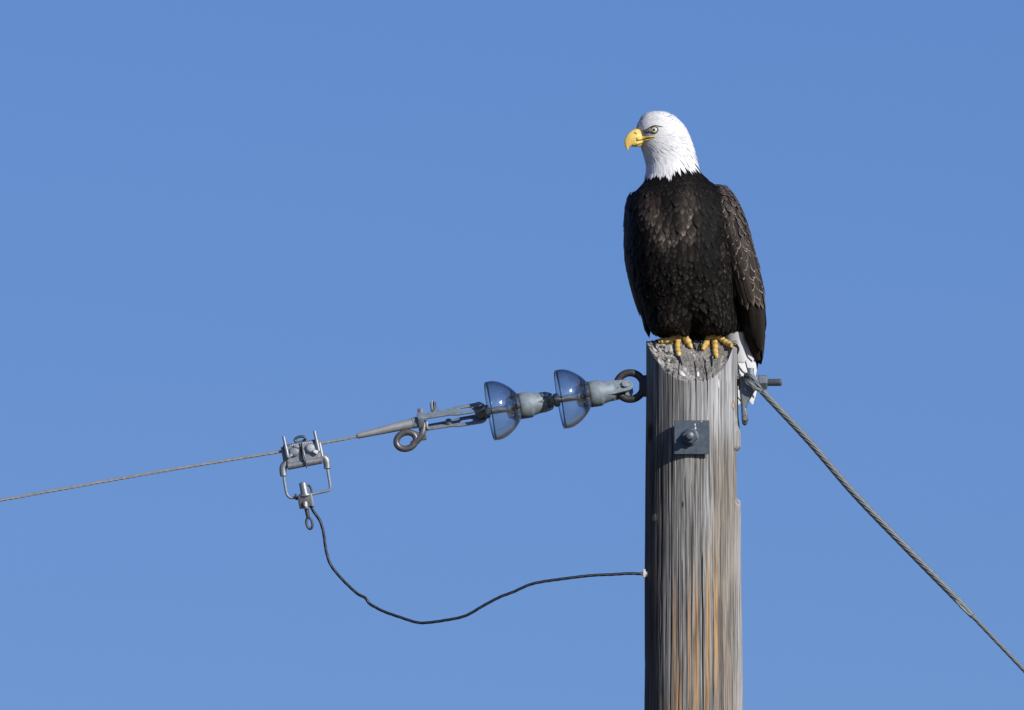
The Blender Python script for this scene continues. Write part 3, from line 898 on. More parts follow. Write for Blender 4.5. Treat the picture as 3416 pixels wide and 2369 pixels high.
# ------------------------------------------------------------------ hot-line clamp on the bail
def hot_clamp():
    t = empty('hot_line_clamp', P(1020, 1690, .055), 'small screw clamp hanging on the wire bail with an eye screw below', 'clamp')
    X = (P(1080, 1640, .05) - P(980, 1660, .05)).normalized()
    Z = V((0, -1, 0)); Y = Z.cross(X).normalized()
    ax = (P(1009, 1611, .06) - P(1017, 1650, .06)).normalized()
    MB().add(*lathe([(0, .0145), (.03, .0132), (.040, .0130), (.0425, .0105)], P(1018, 1651, .062), ax, 24)).put('cap_screw', M['galv_bright'], t, 35)
    MB().add(*lathe([(-.002, .021), (.0015, .0225), (.005, .0215)], P(1018, 1652, .060), ax + Z * .25, 28)).put('flange', M['galv_bright'], t, 35)
    MB().add(*box(P(1019, 1672, .058), X, Y, Z, .0235, .021, .016, .003)).put('clamp_block', M['bronze'], t, 35)
    MB().add(*box(P(1040, 1669, .062), X, Y, Z, .0045, .022, .013, .002)).put('cheek', M['galv'], t, 35)
    MB().add(*box(P(1001, 1684, .062), X, Y, Z, .0040, .013, .013, .002)).put('cheek', M['dark_steel'], t, 35)
    MB().add(*lathe([(0, .009), (.006, .0098), (.020, .0098), (.024, .008)], P(1021, 1697, .074), Y + Z * .1, 20)).put('ferrule', M['galv_bright'], t, 35)
    MB().add(*lathe([(0, .0052), (.004, .005), (.006, .003)], P(1020, 1687, .082), Z, 16)).put('set_screw', M['mark'], t, 35)
    MB().add(*box(P(988, 1658, .054), X, Y, Z, .004, .010, .010, .002)).put('bail_stop', M['dark_steel'], t, 35)
    MB().add(*tube(smooth_path([P(1022, 1694, .06), P(1025, 1712, .06), P(1028, 1727, .06)], 5), [.0075, .007, .006], 14)).put('screw_stem', M['dark_steel'], t)
    MB().add(*ring(P(1032, 1746, .06), .0098, .0042, X, Y, 36, 10, 1.95)).put('screw_eye', M['dark_steel'], t)
    MB().add(*tube(smooth_path([P(1024, 1622, .048), P(1031, 1620, .046), P(1037, 1629, .046), P(1040, 1645, .048), P(1036, 1652, .05)], 6), .0038, 10)).put('spring_hook', M['dark_steel'], t)
hot_clamp()

# ------------------------------------------------------------------ black jumper cable
def jumper():
    pix = [(1036, 1683), (1038, 1692), (1051, 1714), (1067, 1737), (1077, 1768), (1081, 1790), (1088, 1838), (1103, 1884), (1139, 1930), (1184, 1974), (1203, 1987), (1218, 1994), (1224, 2002), (1234, 2015), (1278, 2039),
           (1334, 2059), (1384, 2075), (1417, 2078), (1478, 2070.5), (1551, 2055), (1612, 2021), (1667, 1992), (1712, 1975), (1779, 1947), (1879, 1931), (1973, 1920), (2046, 1916.5), (2096, 1913.5), (2140, 1914.5)]
    pts = [P(x, y, .058 + .05 * math.sin((x - 1036) / 1104 * math.pi)) for x, y in pix]
    q = smooth_path(pts, 8)
    mb = rope(q, .0010, .0040, 3, .09, .006, 8, True)
    o = mb.put('jumper_cable', M['black_cable'], None, None)
    tag(o, 'black jumper cable looping from the clamp to the pole', 'cable')
    t = empty('cable_staple', P(2148, 1915, .058), 'small pale fitting fixing the black cable to the left side of the pole', 'cable fitting')
    X = V((1, 0, 0))
    c = P(2138, 1914.5, .058)
    MB().add(*lathe([(0, .0045), (.003, .0065), (.010, .0085), (.024, .0090)], c, X, 18)).put('bushing', M['porcelain'], t, 40)
    MB().add(*box(P(2149, 1913, .062), X, V((0, -1, 0)), V((0, 0, 1)), .0045, .0075, .014, .002)).put('clip', M['porcelain'], t, 35)
jumper()

# ------------------------------------------------------------------ guy bracket and guy wire
def guy():
    t = empty('guy_bracket', P(2480, 1310, .0), 'grey forged guy hook plate bolted to the right side of the pole', 'bracket')
    X, Y, Z = V((1, 0, 0)), V((0, 0, 1)), V((0, -1, 0))
    d = .012
    o = P(2490, 1320, d)
    pix = [(2466, 1262), (2476, 1256), (2482, 1262), (2494, 1256), (2512, 1252), (2526, 1262), (2531, 1280), (2528, 1294), (2518, 1304), (2508, 1322), (2498, 1338), (2491, 1356), (2489, 1366), (2494, 1376), (2496, 1394), (2494, 1408), (2488, 1417), (2480, 1416), (2475, 1406), (2473, 1370), (2470, 1330), (2467, 1296)]
    sp = smooth_path([V((*q, 0)) for q in pix + [pix[0]]], 4)[:-1]
    lp = [((P(q.x, q.y, d) - o).x, (P(q.x, q.y, d) - o).z) for q in sp]
    MB().add(*plate([lp], .050, .006, o, X, Y, Z)).put('hook_plate', M['galv_mid'], t, 45)
    MB().add(*lathe([(-.008, .006), (-.006, .0095), (.004, .0105), (.008, .008)], P(2487, 1396, d + .028), Z, 20)).put('toe_boss', M['galv_mid'], t, 40)
    # upturned horn the wire loops round
    hn = smooth_path([P(2505, 1275, d + .01), P(2505, 1256, d + .026), P(2504, 1240, d + .030), P(2504, 1229, d + .030)], 5)
    MB().add(*tube(hn, [.0155, .0125, .0110, .0118], 16)).put('horn', M['galv'], t, 50)
    MB().add(*box(P(2468, 1275, d - .004), X, Y, Z, .0045, .024, .028, .003)).put('back_pad', M['dark_steel'], t, 40)
    # guy wire: preformed grip over the hook, then bare strand down to its anchor
    w = empty('guy_wire', P(2520, 1290, .05), 'twisted grey steel guy wire running down to the right from the bracket', 'guy wire')
    dd = .055
    end = P(3245, 2056, dd); st = P(2542, 1305, dd)
    mid = [st, P(2700, 1474, dd), P(2850, 1648, dd), P(3030, 1835, dd), P(3193, 2001, dd), end]
    path = smooth_path(mid, 8)
    grip = rope(path, .0068, .0046, 7, .19, .006, 6, True, -1, 0.0, lambda f: 1.0 if f < .93 else (1.0 - (f - .93) / .07 * .25))
    # the two legs of the loop
    for k, pp in enumerate((((2484, 1262, .035), (2488, 1250, .052), (2499, 1250, .066), (2512, 1262, .068), (2530, 1286, .062), (2546, 1308, .056), (2566, 1331, .055)),
                            ((2484, 1262, .035), (2490, 1268, .055), (2501, 1278, .066), (2516, 1292, .066), (2534, 1303, .061), (2550, 1316, .056), (2566, 1331, .055)))):
        leg = smooth_path([P(*q) for q in pp], 6)
        r2 = rope(leg, .0036, .0030, 4, .12, .004, 6, True, -1)
        grip.add(r2.v, r2.f)
    grip.put('preformed_grip', M['guy'], w, None)
    # loose curl where the grip ends
    MB().add(*tube(smooth_path([P(3188, 2004, dd + .010), P(3203, 2022, dd + .013), P(3222, 2041, dd + .012), P(3246, 2060, dd + .004)], 6), [.003, .0042, .004, .0018], 8)).put('grip_tail', M['guy'], w)
    d3 = (P(3416, 2236, dd) - end).normalized()
    ln = end.z / -d3.z
    bare = [end - d3 * .12 + d3 * (ln + .2) * (k / 40) for k in range(41)]
    near = [end - d3 * .12, end + d3 * .55]
    s = rope(near, .0042, .0030, 6, .17, .008, 6, True, -1)
    s.add(*tube([end + d3 * .54, end + d3 * (ln + .2)], .0068, 8))
    s.put('bare_strand', M['guy'], w, None)
guy()
# ------------------------------------------------------------------ bald eagle
def feather_material(name, rough=0.6, spec=0.15, lo=0.80, hi=0.97, streak=0.35, fray=0.0):
    m, nt, b = new_mat(name)
    a = nd(nt, 'ShaderNodeAttribute', attribute_name='base')
    t = nd(nt, 'ShaderNodeAttribute', attribute_name='fringe')
    mr = nd(nt, 'ShaderNodeMapRange', interpolation_type='SMOOTHSTEP')
    mr.inputs['From Min'].default_value = lo; mr.inputs['From Max'].default_value = hi
    nt.links.new(a.outputs['Alpha'], mr.inputs['Value'])
    mx = nd(nt, 'ShaderNodeMix', data_type='RGBA')
    nt.links.new(mr.outputs['Result'], mx.inputs['Factor'])
    nt.links.new(a.outputs['Color'], mx.inputs['A']); nt.links.new(t.outputs['Color'], mx.inputs['B'])
    # barbs: fine streaks slanting off the shaft (fringe alpha carries the barb coordinate)
    w = nd(nt, 'ShaderNodeTexNoise', noise_dimensions='1D'); w.inputs['Scale'].default_value = 26; w.inputs['Detail'].default_value = 3
    nt.links.new(t.outputs['Alpha'], w.inputs['W'])
    r = ramp(nt, [(0.3, 1 - streak), (0.7, 1 + streak * .6)])
    nt.links.new(w.outputs['Fac'], r.inputs['Fac'])
    m2 = nd(nt, 'ShaderNodeMix', data_type='RGBA', blend_type='MULTIPLY'); m2.inputs['Factor'].default_value = 1
    nt.links.new(mx.outputs['Result'], m2.inputs['A']); nt.links.new(r.outputs['Color'], m2.inputs['B'])
    nt.links.new(m2.outputs['Result'], b.inputs['Base Color'])
    b.inputs['Roughness'].default_value = rough; b.inputs['Specular IOR Level'].default_value = spec
    if fray:      # loose barbs: the vane breaks up towards its tip
        fa = nd(nt, 'ShaderNodeAttribute', attribute_name='fray')
        w2 = nd(nt, 'ShaderNodeTexNoise', noise_dimensions='1D'); w2.inputs['Scale'].default_value = 34; w2.inputs['Detail'].default_value = 2
        nt.links.new(t.outputs['Alpha'], w2.inputs['W'])
        ad = nd(nt, 'ShaderNodeMath', operation='MULTIPLY_ADD'); ad.inputs[1].default_value = .55; ad.inputs[2].default_value = -.275
        nt.links.new(w2.outputs['Fac'], ad.inputs[0])
        sm = nd(nt, 'ShaderNodeMath', operation='ADD')
        nt.links.new(fa.outputs['Fac'], sm.inputs[0]); nt.links.new(ad.outputs['Value'], sm.inputs[1])
        al = nd(nt, 'ShaderNodeMapRange', interpolation_type='SMOOTHSTEP')
        al.inputs['From Min'].default_value = 1.0 - fray; al.inputs['From Max'].default_value = 1.0
        al.inputs['To Min'].default_value = 1.0; al.inputs['To Max'].default_value = 0.0
        nt.links.new(sm.outputs['Value'], al.inputs['Value']); nt.links.new(al.outputs['Result'], b.inputs['Alpha'])
    return m
def plain(name, col, rough=0.5, spec=0.3, sss=0.0):
    m, nt, b = new_mat(name)
    b.inputs['Base Color'].default_value = (*col, 1); b.inputs['Roughness'].default_value = rough; b.inputs['Specular IOR Level'].default_value = spec
    if sss:
        b.inputs['Subsurface Weight'].default_value = sss; b.inputs['Subsurface Radius'].default_value = (.006, .003, .001)
    return m
M['dark_feather'] = feather_material('dark_brown_plumage', 0.65, 0.10, 0.05, 1.0, 0.35, 0.16)
M['wing_feather'] = feather_material('brown_wing_plumage', 0.55, 0.15, 0.72, 0.88, 0.30)
M['flight'] = feather_material('dark_flight_feather', 0.5, 0.15, 0.90, 0.98, 0.30)
M['tail_white'] = feather_material('white_tail_feather', 0.75, 0.08, 0.8, 1.0, 0.08)
M['white_feather'] = feather_material('white_plumage', 0.8, 0.05, 0.8, 1.0, 0.08, 0.40)
def down_mat():
    m, nt, b = new_mat('soft_down')
    at = nd(nt, 'ShaderNodeAttribute', attribute_name='down')
    nt.links.new(at.outputs['Color'], b.inputs['Base Color'])
    b.inputs['Roughness'].default_value = .9; b.inputs['Specular IOR Level'].default_value = .05
    return m
M['skin_white'] = down_mat()
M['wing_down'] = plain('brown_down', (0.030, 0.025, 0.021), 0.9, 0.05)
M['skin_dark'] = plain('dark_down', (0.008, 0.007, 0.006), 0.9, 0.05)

SHAPES = {'round': ([0, .12, .3, .55, .75, .88, .96, 1], [.25, .62, .9, 1.0, .95, .76, .45, .12]),
          'point': ([0, .12, .3, .55, .75, .88, .96, 1], [.25, .65, .95, .92, .66, .38, .16, .02]),
          'lance': ([0, .12, .3, .55, .75, .88, .96, 1], [.35, .7, 1.0, .85, .58, .34, .16, .03]),
          'flight': ([0, .05, .2, .55, .85, .94, .98, 1], [.35, .7, .95, 1.0, .92, .70, .42, .10])}

def feather(Lh, W, shape, tilt, curl, camber, nt=7, nu=4, ts=None, tipped=None):
    """local feather: x across, y along, z out; returns verts, edge parameter, barb parameter, faces"""
    T, Wd = SHAPES[shape]
    tv = np.linspace(0, 1, nt) ** 0.85 if ts is None else np.asarray(ts)
    wv = np.interp(tv, T, Wd)
    u = np.linspace(-1, 1, nu + 1)
    tt, uu = np.meshgrid(tv, u, indexing='ij')
    x = uu * (wv[:, None] * W * .5)
    y = tt * Lh - np.abs(uu) * wv[:, None] * W * .18 * (tt > .02)
    z = tilt * tt * Lh - curl * (tt * Lh) ** 2 - camber * W * uu ** 2 * wv[:, None]
    e = np.maximum(np.abs(uu) * (.6 + .4 * tt), np.clip((tt - .55) / .45, 0, 1) ** 1.2)
    e = np.maximum(e, np.clip((tt - .86) / .14, 0, 1))
    fr = np.maximum(np.clip((tt - .45) / .55, 0, 1), np.abs(uu) * (.45 + .5 * tt))
    if tipped is not None:      # pale only towards the tip of the shaft
        e = np.clip((tt - tipped) / (1 - tipped), 0, 1) * (1 - .55 * np.abs(uu))
    barb = tt * 1.0 - np.abs(uu) * .12 + (uu > 0) * 3.3
    v = np.stack([x.ravel(), y.ravel(), z.ravel()], 1)
    m = nu + 1
    f = [(i * m + j, i * m + j + 1, (i + 1) * m + j + 1, (i + 1) * m + j) for i in range(nt - 1) for j in range(nu)]
    return v, e.ravel(), barb.ravel(), f, fr.ravel()

class Flock:
    """many feathers; kept one by one so that the largest can become objects of their own"""
    def __init__(s): s.items = []
    def add(s, p, n, flow, geo, base, tip, seed):
        n = V(n).normalized(); y = (V(flow) - n * V(flow).dot(n))
        if y.length < 1e-4: return
        y.normalize(); x = y.cross(n)
        v, e, b, f, fr = geo
        w = np.array(p)[None] + v[:, :1] * np.array(x)[None] + v[:, 1:2] * np.array(y)[None] + v[:, 2:] * np.array(n)[None]
        s.items.append((w, e, b + seed * 17.0, f, base, tip, float(n.dot(-FWD)), fr))
    def attrs(s, it):
        w, e, b, f, base, tip, _, fr = it
        n = len(w)
        return {'base': np.c_[np.tile(base, (n, 1)), e], 'fringe': np.c_[np.tile(tip, (n, 1)), b], 'fray': np.c_[fr, fr, fr, fr]}
    def joined(s, items, name, mat, parent):
        vs, fs, A, B, F, off = [], [], [], [], [], 0
        for it in items:
            a = s.attrs(it)
            vs.append(it[0]); A.append(a['base']); B.append(a['fringe']); F.append(a['fray'])
            fs += [tuple(i + off for i in q) for q in it[3]]; off += len(it[0])
        o = put(name, np.concatenate(vs), fs, mat, parent, True, {'base': np.concatenate(A), 'fringe': np.concatenate(B), 'fray': np.concatenate(F)})
        o['kind'] = 'stuff'
        return o
    def single(s, it, name, mat, parent):
        return put(name, it[0], it[3], mat, parent, True, s.attrs(it))

def loft(rows, nk=28, pw=2.3, rot=0.0):
    """closed solid from rows (py, xl, xr, d centre, half depth) of photo pixels / metres"""
    rows = np.array(rows, float)
    n = 4 * (len(rows) - 1) + 1
    s = np.linspace(0, len(rows) - 1, n)
    R = np.stack([np.interp(s, range(len(rows)), rows[:, k]) for k in range(5)], 1)
    ker = np.array([.25, .5, .25])
    for _ in range(2):
        R[1:-1] = R[:-2] * .25 + R[1:-1] * .5 + R[2:] * .25
    v, f = [], []
    for py, xl, xr, dc, hd in R:
        c = P((xl + xr) / 2, py, dc); hw = (xr - xl) / 2 * MM
        for k in range(nk):
            a = 2 * math.pi * k / nk
            ca, sa = math.cos(a), math.sin(a)
            v.append(c + V((math.copysign(abs(ca) ** (2 / pw), ca) * hw, math.copysign(abs(sa) ** (2 / pw), sa) * hd, 0)))
    for i in range(n - 1):
        for k in range(nk):
            l = (k + 1) % nk
            f.append((i * nk + k, i * nk + l, (i + 1) * nk + l, (i + 1) * nk + k))
    f += [tuple(range(nk))[::-1], tuple((n - 1) * nk + k for k in range(nk))]
    return v, f

def remeshed(name, solids, voxel, smooth_n):
    mb = MB()
    for v, f in solids: mb.add(v, f)
    me = make_mesh(name, mb.v, mb.f, None, True)
    bm = bmesh.new(); bm.from_mesh(me); bmesh.ops.recalc_face_normals(bm, faces=bm.faces[:]); bm.to_mesh(me); bm.free()
    ob = bpy.data.objects.new(name, me); COL.objects.link(ob)
    md = ob.modifiers.new('remesh', 'REMESH'); md.mode = 'VOXEL'; md.voxel_size = voxel
    sm = ob.modifiers.new('smooth', 'SMOOTH'); sm.iterations = smooth_n; sm.factor = .5
    dg = bpy.context.evaluated_depsgraph_get()
    m2 = bpy.data.meshes.new_from_object(ob.evaluated_get(dg))
    vs = [v.co.copy() for v in m2.vertices]; fs = [tuple(p.vertices) for p in m2.polygons]
    bpy.data.objects.remove(ob); bpy.data.meshes.remove(me); bpy.data.meshes.remove(m2)
    return vs, fs

HEAD = [(376, 2172, 2216, .022, .022), (384, 2148, 2240, .022, .042), (400, 2133, 2262, .022, .054), (420, 2124, 2280, .022, .061), (440, 2122, 2292, .022, .064), (460, 2126, 2301, .022, .064),
        (480, 2134, 2308, .020, .064), (500, 2140, 2313, .018, .066), (520, 2148, 2316, .014, .069), (545, 2158, 2322, .010, .076), (570, 2160, 2328, .006, .086), (600, 2150, 2345, .0, .10), (640, 2140, 2372, .0, .11)]
BODY = [(560, 2166, 2326, 0, .08), (595, 2156, 2350, 0, .100), (620, 2138, 2386, 0, .118), (645, 2114, 2414, .002, .134), (690, 2100, 2434, .006, .146), (740, 2097, 2440, .012, .152), (810, 2097, 2444, .015, .155), (880, 2103, 2446, .014, .150),
        (950, 2118, 2444, .008, .140), (1010, 2138, 2446, .0, .125), (1060, 2152, 2456, -.016, .102), (1100, 2164, 2450, -.04, .07), (1122, 2190, 2425, -.05, .045), (1134, 2225, 2390, -.05, .03)]
THIGH_L = [(930, 2180, 2290, .02, .09), (1000, 2166, 2305, .025, .088), (1050, 2166, 2308, .03, .076), (1086, 2162, 2308, .03, .060), (1107, 2174, 2306, .024, .042), (1118, 2198, 2302, .016, .026)]
THIGH_R = [(930, 2320, 2440, .02, .09), (1000, 2318, 2438, .025, .086), (1050, 2318, 2432, .03, .072), (1086, 2318, 2440, .03, .054), (1107, 2324, 2432, .024, .040), (1118, 2338, 2412, .016, .024)]
RUMP = [(960, 2340, 2440, -.06, .08), (1040, 2365, 2470, -.10, .075), (1090, 2384, 2484, -.13, .062), (1140, 2402, 2486, -.155, .044), (1190, 2416, 2492, -.17, .026), (1215, 2430, 2490, -.175, .014)]
WING_R = [(618, 2372, 2412, -.03, .03), (640, 2362, 2436, -.008, .058), (675, 2360, 2458, .006, .082), (720, 2362, 2480, .012, .092), (780, 2378, 2499, .010, .092), (850, 2398, 2516, .000, .086), (920, 2420, 2533, -.022, .076),
          (990, 2442, 2546, -.050, .064), (1060, 2462, 2552, -.090, .052), (1120, 2484, 2552, -.130, .040), (1170, 2500, 2546, -.165, .028), (1205, 2514, 2538, -.185, .016)]
WING_L = [(640, 2110, 2150, -.03, .03), (662, 2098, 2150, -.022, .058), (695, 2090, 2148, -.02, .076), (740, 2087, 2142, -.025, .084), (810, 2087, 2138, -.035, .084), (880, 2092, 2138, -.045, .078), (940, 2106, 2150, -.055, .068), (1000, 2127, 2164, -.07, .055),
          (1050, 2142, 2170, -.085, .042), (1090, 2154, 2170, -.095, .03), (1112, 2159, 2166, -.10, .016)]

def eagle():
    E = empty('bald_eagle', P(2308, 1137, 0), 'adult bald eagle with white head and yellow beak perched on the pole top looking left', 'bird')
    # ---- one continuous body: trunk, neck, head, thighs, rump
    bv, bf = remeshed('body', [loft(BODY), loft(HEAD, pw=2.0), loft(THIGH_L, pw=2.0), loft(THIGH_R, pw=2.0), loft(RUMP, pw=2.0)], 0.0045, 7)
    bvh = BVHTree.FromPolygons(bv, bf)
    beak_base = P(2128, 455, .03)
    def prow(p):   # photo position of a world point
        q = V(p) - CAM_POS
        k = DIST / q.dot(FWD)
        return 1708 + q.dot(RIGHT) * k / MM, 1184.5 - q.dot(UP) * k / MM
    # face samples, thinned to an even spacing
    tri = np.array([[bv[i] for i in (f[0], f[1], f[2])] for f in bf] + [[bv[i] for i in (f[0], f[2], f[3])] for f in bf if len(f) > 3])
    nrm = np.cross(tri[:, 1] - tri[:, 0], tri[:, 2] - tri[:, 0])
    ar = np.linalg.norm(nrm, axis=1) / 2
    nrm /= (2 * ar[:, None] + 1e-12)
    def samples(count, radius, keep):
        idx = RNG.choice(len(ar), size=count, p=ar / ar.sum())
        r1, r2 = np.sqrt(RNG.random(count)), RNG.random(count)
        t = tri[idx]
        p = t[:, 0] * (1 - r1)[:, None] + t[:, 1] * (r1 * (1 - r2))[:, None] + t[:, 2] * (r1 * r2)[:, None]
        grid, out = {}, []
        for q, i in zip(p, idx):
            x, y = prow(q)
            rd = radius(x, y, q)
            if rd is None or not keep(x, y, q): continue
            c = tuple(np.floor(q / .012).astype(int)); ok = True
            R = int(math.ceil(rd / .012))
            for a in range(-R, R + 1):
                for b in range(-R, R + 1):
                    for g in range(-R, R + 1):
                        for o in grid.get((c[0] + a, c[1] + b, c[2] + g), ()):
                            if (o[0] - q[0]) ** 2 + (o[1] - q[1]) ** 2 + (o[2] - q[2]) ** 2 < rd * rd: ok = False; break
                        if not ok: break
                    if not ok: break
                if not ok: break
            if ok:
                grid.setdefault(c, []).append(q); out.append((V(q), V(nrm[i]), x, y))
        return out
    # smooth normals
    def nrm_at(p):
        h = bvh.find_nearest(p)
        return h[1]
    def bend(tree, p, n, flow, L):
        y = (flow - n * flow.dot(n)).normalized()
        h = tree.find_nearest(p + y * L)
        if h[0] is None: return 0.0
        off = (h[0] - p).dot(n)
        return max(-14.0, min(7.0, -off / (L * L)))
    down = V((0, 0, -1))
    # ---- border of the white hood (photo row by column), ragged
    def hood(x): return 10 * math.sin(x * .33) * math.sin(x * .11 + 1) + 7 * math.sin(x * .71) + np.interp(x, [2140, 2175, 2200, 2222, 2245, 2270, 2300, 2320, 2340], [566, 566, 562, 556, 538, 526, 522, 508, 492])
    def is_white(x, y, q):
        front = q[1] < .04
        return y < hood(x) if front else y < 545
    dark = Flock(); white = Flock()
    dc = []
    for q in bv:
        x, y = prow(q)
        w = is_white(x, y + 4, q) or (y > 1108 and x > 2418 and q.y > .055)
        dc.append((.72, .72, .71, 1) if w else (.0075, .0066, .0056, 1))
    body = put('body', bv, bf, M['skin_white'], E, True, {'down': dc})
    # ---- dark body feathers
    def rad_dark(x, y, q):
        if is_white(x, y, q): return None
        if y < 620: return .0075
        if y < 800 and 2110 < x < 2410: return .0125
        if y > 1050: return .0085
        return .0098
    S = samples(60000, rad_dark, lambda x, y, q: True)
    S.sort(key=lambda s: s[3], reverse=True)
    for (p, n, x, y) in S:
        n = (n + nrm_at(p)) .normalized()
        r = random.random()
        white_tail = (y > 1098 + 18 * math.sin(x * .2)) and x > 2412 and p.y > .055
        flow = down.copy()
        breast = y < 820 + random.uniform(-75, 75) and 2105 < x < 2400 and p.y < .02
        if y < 700: flow = V(((x - 2235) * .0012, -.10, -1))
        if y > 1000 and p.y < .03: flow = V(((2250 if x < 2312 else 2375) - x, 0, -150)).normalized()
        flow = flow + V((random.uniform(-.22, .22), random.uniform(-.1, .1), 0))
        if white_tail: continue          # smooth white undertail down, its few broad coverts follow below
        if breast:
            L = random.uniform(.048, .068) if y > 640 else random.uniform(.034, .046); W = L * random.uniform(.56, .74)
            g = feather(L, W, 'point', random.uniform(.06, .11), bend(bvh, p, n, flow, L), .10, 9, 4, None, random.uniform(.50, .72))
            # pale wedge-tipped feathers cluster on two flanks of the breast
            c1 = math.exp(-(((x - 2182 - (y - 690) * .30) / 34) ** 2 + ((y - 700) / 72) ** 2)) + math.exp(-(((x - 2292) / 27) ** 2 + ((y - 705) / 85) ** 2)) + .75 * math.exp(-(((x - 2238) / 26) ** 2 + ((y - 770) / 34) ** 2))
            q = min(1, (c1 ** 1.3) * random.uniform(.65, 1.25))
            b = np.array((.0062, .0056, .005)) * (1 - q) + np.array((.072, .053, .039)) * q * random.uniform(.6, 1.3)
            t = np.array((.022, .018, .015)) * (1 - q) * random.uniform(.3, 1.6) + np.array((.36, .31, .26)) * q * random.uniform(.15, 1.25)
        else:
            L = random.uniform(.034, .046) if y < 1050 else random.uniform(.030, .040) if y < 1085 else random.uniform(.020, .028); W = L * random.uniform(.52, .66)
            if y < 620: L, W = random.uniform(.030, .042), .019
            g = feather(L, W, 'round' if y > 620 else 'point', random.uniform(.05, .12) + (.14 if x < 2112 and 800 < y < 960 else 0), bend(bvh, p, n, flow, L), .10, 8, 4, None, random.uniform(.55, .8))
            b = np.array((.0085, .0072, .006)) * random.uniform(.6, 1.6)
            if random.random() < .08: b = b * 2.6
            t = np.array((.052, .043, .035)) * random.uniform(.15, 1.7)
            if random.random() < .06: t = t * 2.2
        if p.y > .05: b = b * 1.4
        if random.random() < .05 and y > 640: g = feather(L, W * 1.1, 'point', .20, bend(bvh, p, n, flow, L), .12, 8, 4, None, .55)
        near_hood = p.y < .05 and hood(x) - 6 < y < hood(x) + 38
        dark.add(p - n * (.006 if near_hood else .0005 if breast else .002), n, flow, g, b, t, r)
    # ---- white hood
    def rad_white(x, y, q):
        if not (is_white(x, y, q) or (y < hood(x) + 12 and q[1] < .04)): return None
        if (V(q) - beak_base).length < .045: return .0026
        if y < 470: return .0034
        return .0043
    S = samples(90000, rad_white, lambda x, y, q: True)
    eye_c = (2183, 434)
    S.sort(key=lambda s: s[3], reverse=True)
    for (p, n, x, y) in S:
        n = (n + nrm_at(p)).normalized()
        ed = math.hypot((x - eye_c[0]) / 1.25, y - eye_c[1])
        if p.y < .01 and ed < 14: continue
        r = random.random()
        away = (p - beak_base); away = away.normalized()
        kd = sstep(470, 570, np.array(y)).item()
        bk = 1 - .4 * kd
        flow = away * bk + down * (.35 + 1.1 * kd) + V((0, .05, 0))
        flow = flow + V((random.uniform(-.16, .16), random.uniform(-.12, .12), random.uniform(-.08, .08)))
        db = (p - beak_base).length
        if db < .05: L, W, sh, ti = random.uniform(.008, .013), .0045, 'lance', .16
        elif y < 470: L, W, sh, ti = random.uniform(.018, .028), random.uniform(.0055, .0075), 'lance', random.uniform(.05, .14)
        elif y < 530: L, W, sh, ti = random.uniform(.030, .044), random.uniform(.0070, .0095), 'lance', random.uniform(.05, .13)
        else: L, W, sh, ti = random.uniform(.032, .054), random.uniform(.008, .0125), 'lance', random.uniform(.04, .11)
        if x < 2205 and y > 560: L *= .55
        if x > 2260 and y < 560: ti += random.uniform(.02, .14); L *= 1.15
        if p.y < .01 and ed < 30: L *= .6; ti = .09
        k = random.uniform(.79, .88)
        if random.random() < .06: k *= .8
        gy = 0.0
        if p.y < .01 and x < 2178 and 436 < y < 458: gy = .45 * math.exp(-((x - 2158) / 16) ** 2)     # greyish lores
        kb = np.array((k, k * .99, k * .955)) * (1 - gy)
        up_ = .0045 * sstep(480, 565, np.array(y)).item()
        p = p + n * (up_ + (.0012 if y < 480 else .0006)); ti += up_ * 6
        if y < 402: ti += random.uniform(0, .16)
        white.add(p - n * .001, n, flow, feather(L, W, sh, ti, bend(bvh, p, n, flow, L), .14, 6, 2), kb, kb * .97, r)
    # ---- feathers big enough to pick apart become parts, the rest stays one mass
    fr = sorted([i for i in range(len(dark.items)) if dark.items[i][6] > .25 and prow(dark.items[i][0].mean(0))[1] > 600],
                key=lambda i: -np.ptp(dark.items[i][0][:, 2]) * np.ptp(dark.items[i][0][:, 0]) * dark.items[i][6])[:290]
    big = set(fr)
    for i in fr: dark.single(dark.items[i], 'feather', M['dark_feather'], body)
    dark.joined([it for i, it in enumerate(dark.items) if i not in big], 'body_plumage', M['dark_feather'], body)
    hp = [it for it in white.items if it[0][:, 2].mean() > P(0, 700, 0).z]
    tp = [it for it in white.items if it[0][:, 2].mean() <= P(0, 700, 0).z]
    white.joined(hp, 'head_plumage', M['white_feather'], body)
    if tp: white.joined(tp, 'undertail_plumage', M['tail_white'], body)
    # ---- wings
    def wing(rows, side, lbl):
        wv, wf = remeshed('wing', [loft(rows, 28, 2.0)], .004, 4)
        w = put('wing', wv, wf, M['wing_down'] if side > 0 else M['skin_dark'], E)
        wb = BVHTree.FromPolygons(wv, wf)
        R = np.array(rows, float)
        fl = Flock()
        names = []
        cpt = lambda py: V(((np.interp(py, R[:, 0], R[:, 1]) + np.interp(py, R[:, 0], R[:, 2])) / 2, 0, 0)).x
        def at(py, phi):   # point on the shell: phi 0 = towards the camera, + = outwards
            xl, xr, dc, hd = (np.interp(py, R[:, 0], R[:, k]) for k in (1, 2, 3, 4))
            sg = 1 if side > 0 else -1
            a = math.radians(phi)
            hw = (xr - xl) / 2
            x = (xl + xr) / 2 + sg * math.sin(a) * hw
            p = P(x, py, dc + math.cos(a) * hd)
            h = wb.find_nearest(p)
            return h[0], h[1]
        def axis(py):
            a, b = py - 25, py + 25
            return (P(cpt(b), b, np.interp(b, R[:, 0], R[:, 3])) - P(cpt(a), a, np.interp(a, R[:, 0], R[:, 3]))).normalized()
        y0, y1 = R[0, 0], R[-1, 0]
        lay = []
        # primaries and secondaries first (lowest layer), coverts over them
        phis = np.linspace(-66, 150, 14) if side > 0 else np.linspace(-60, 100, 10)
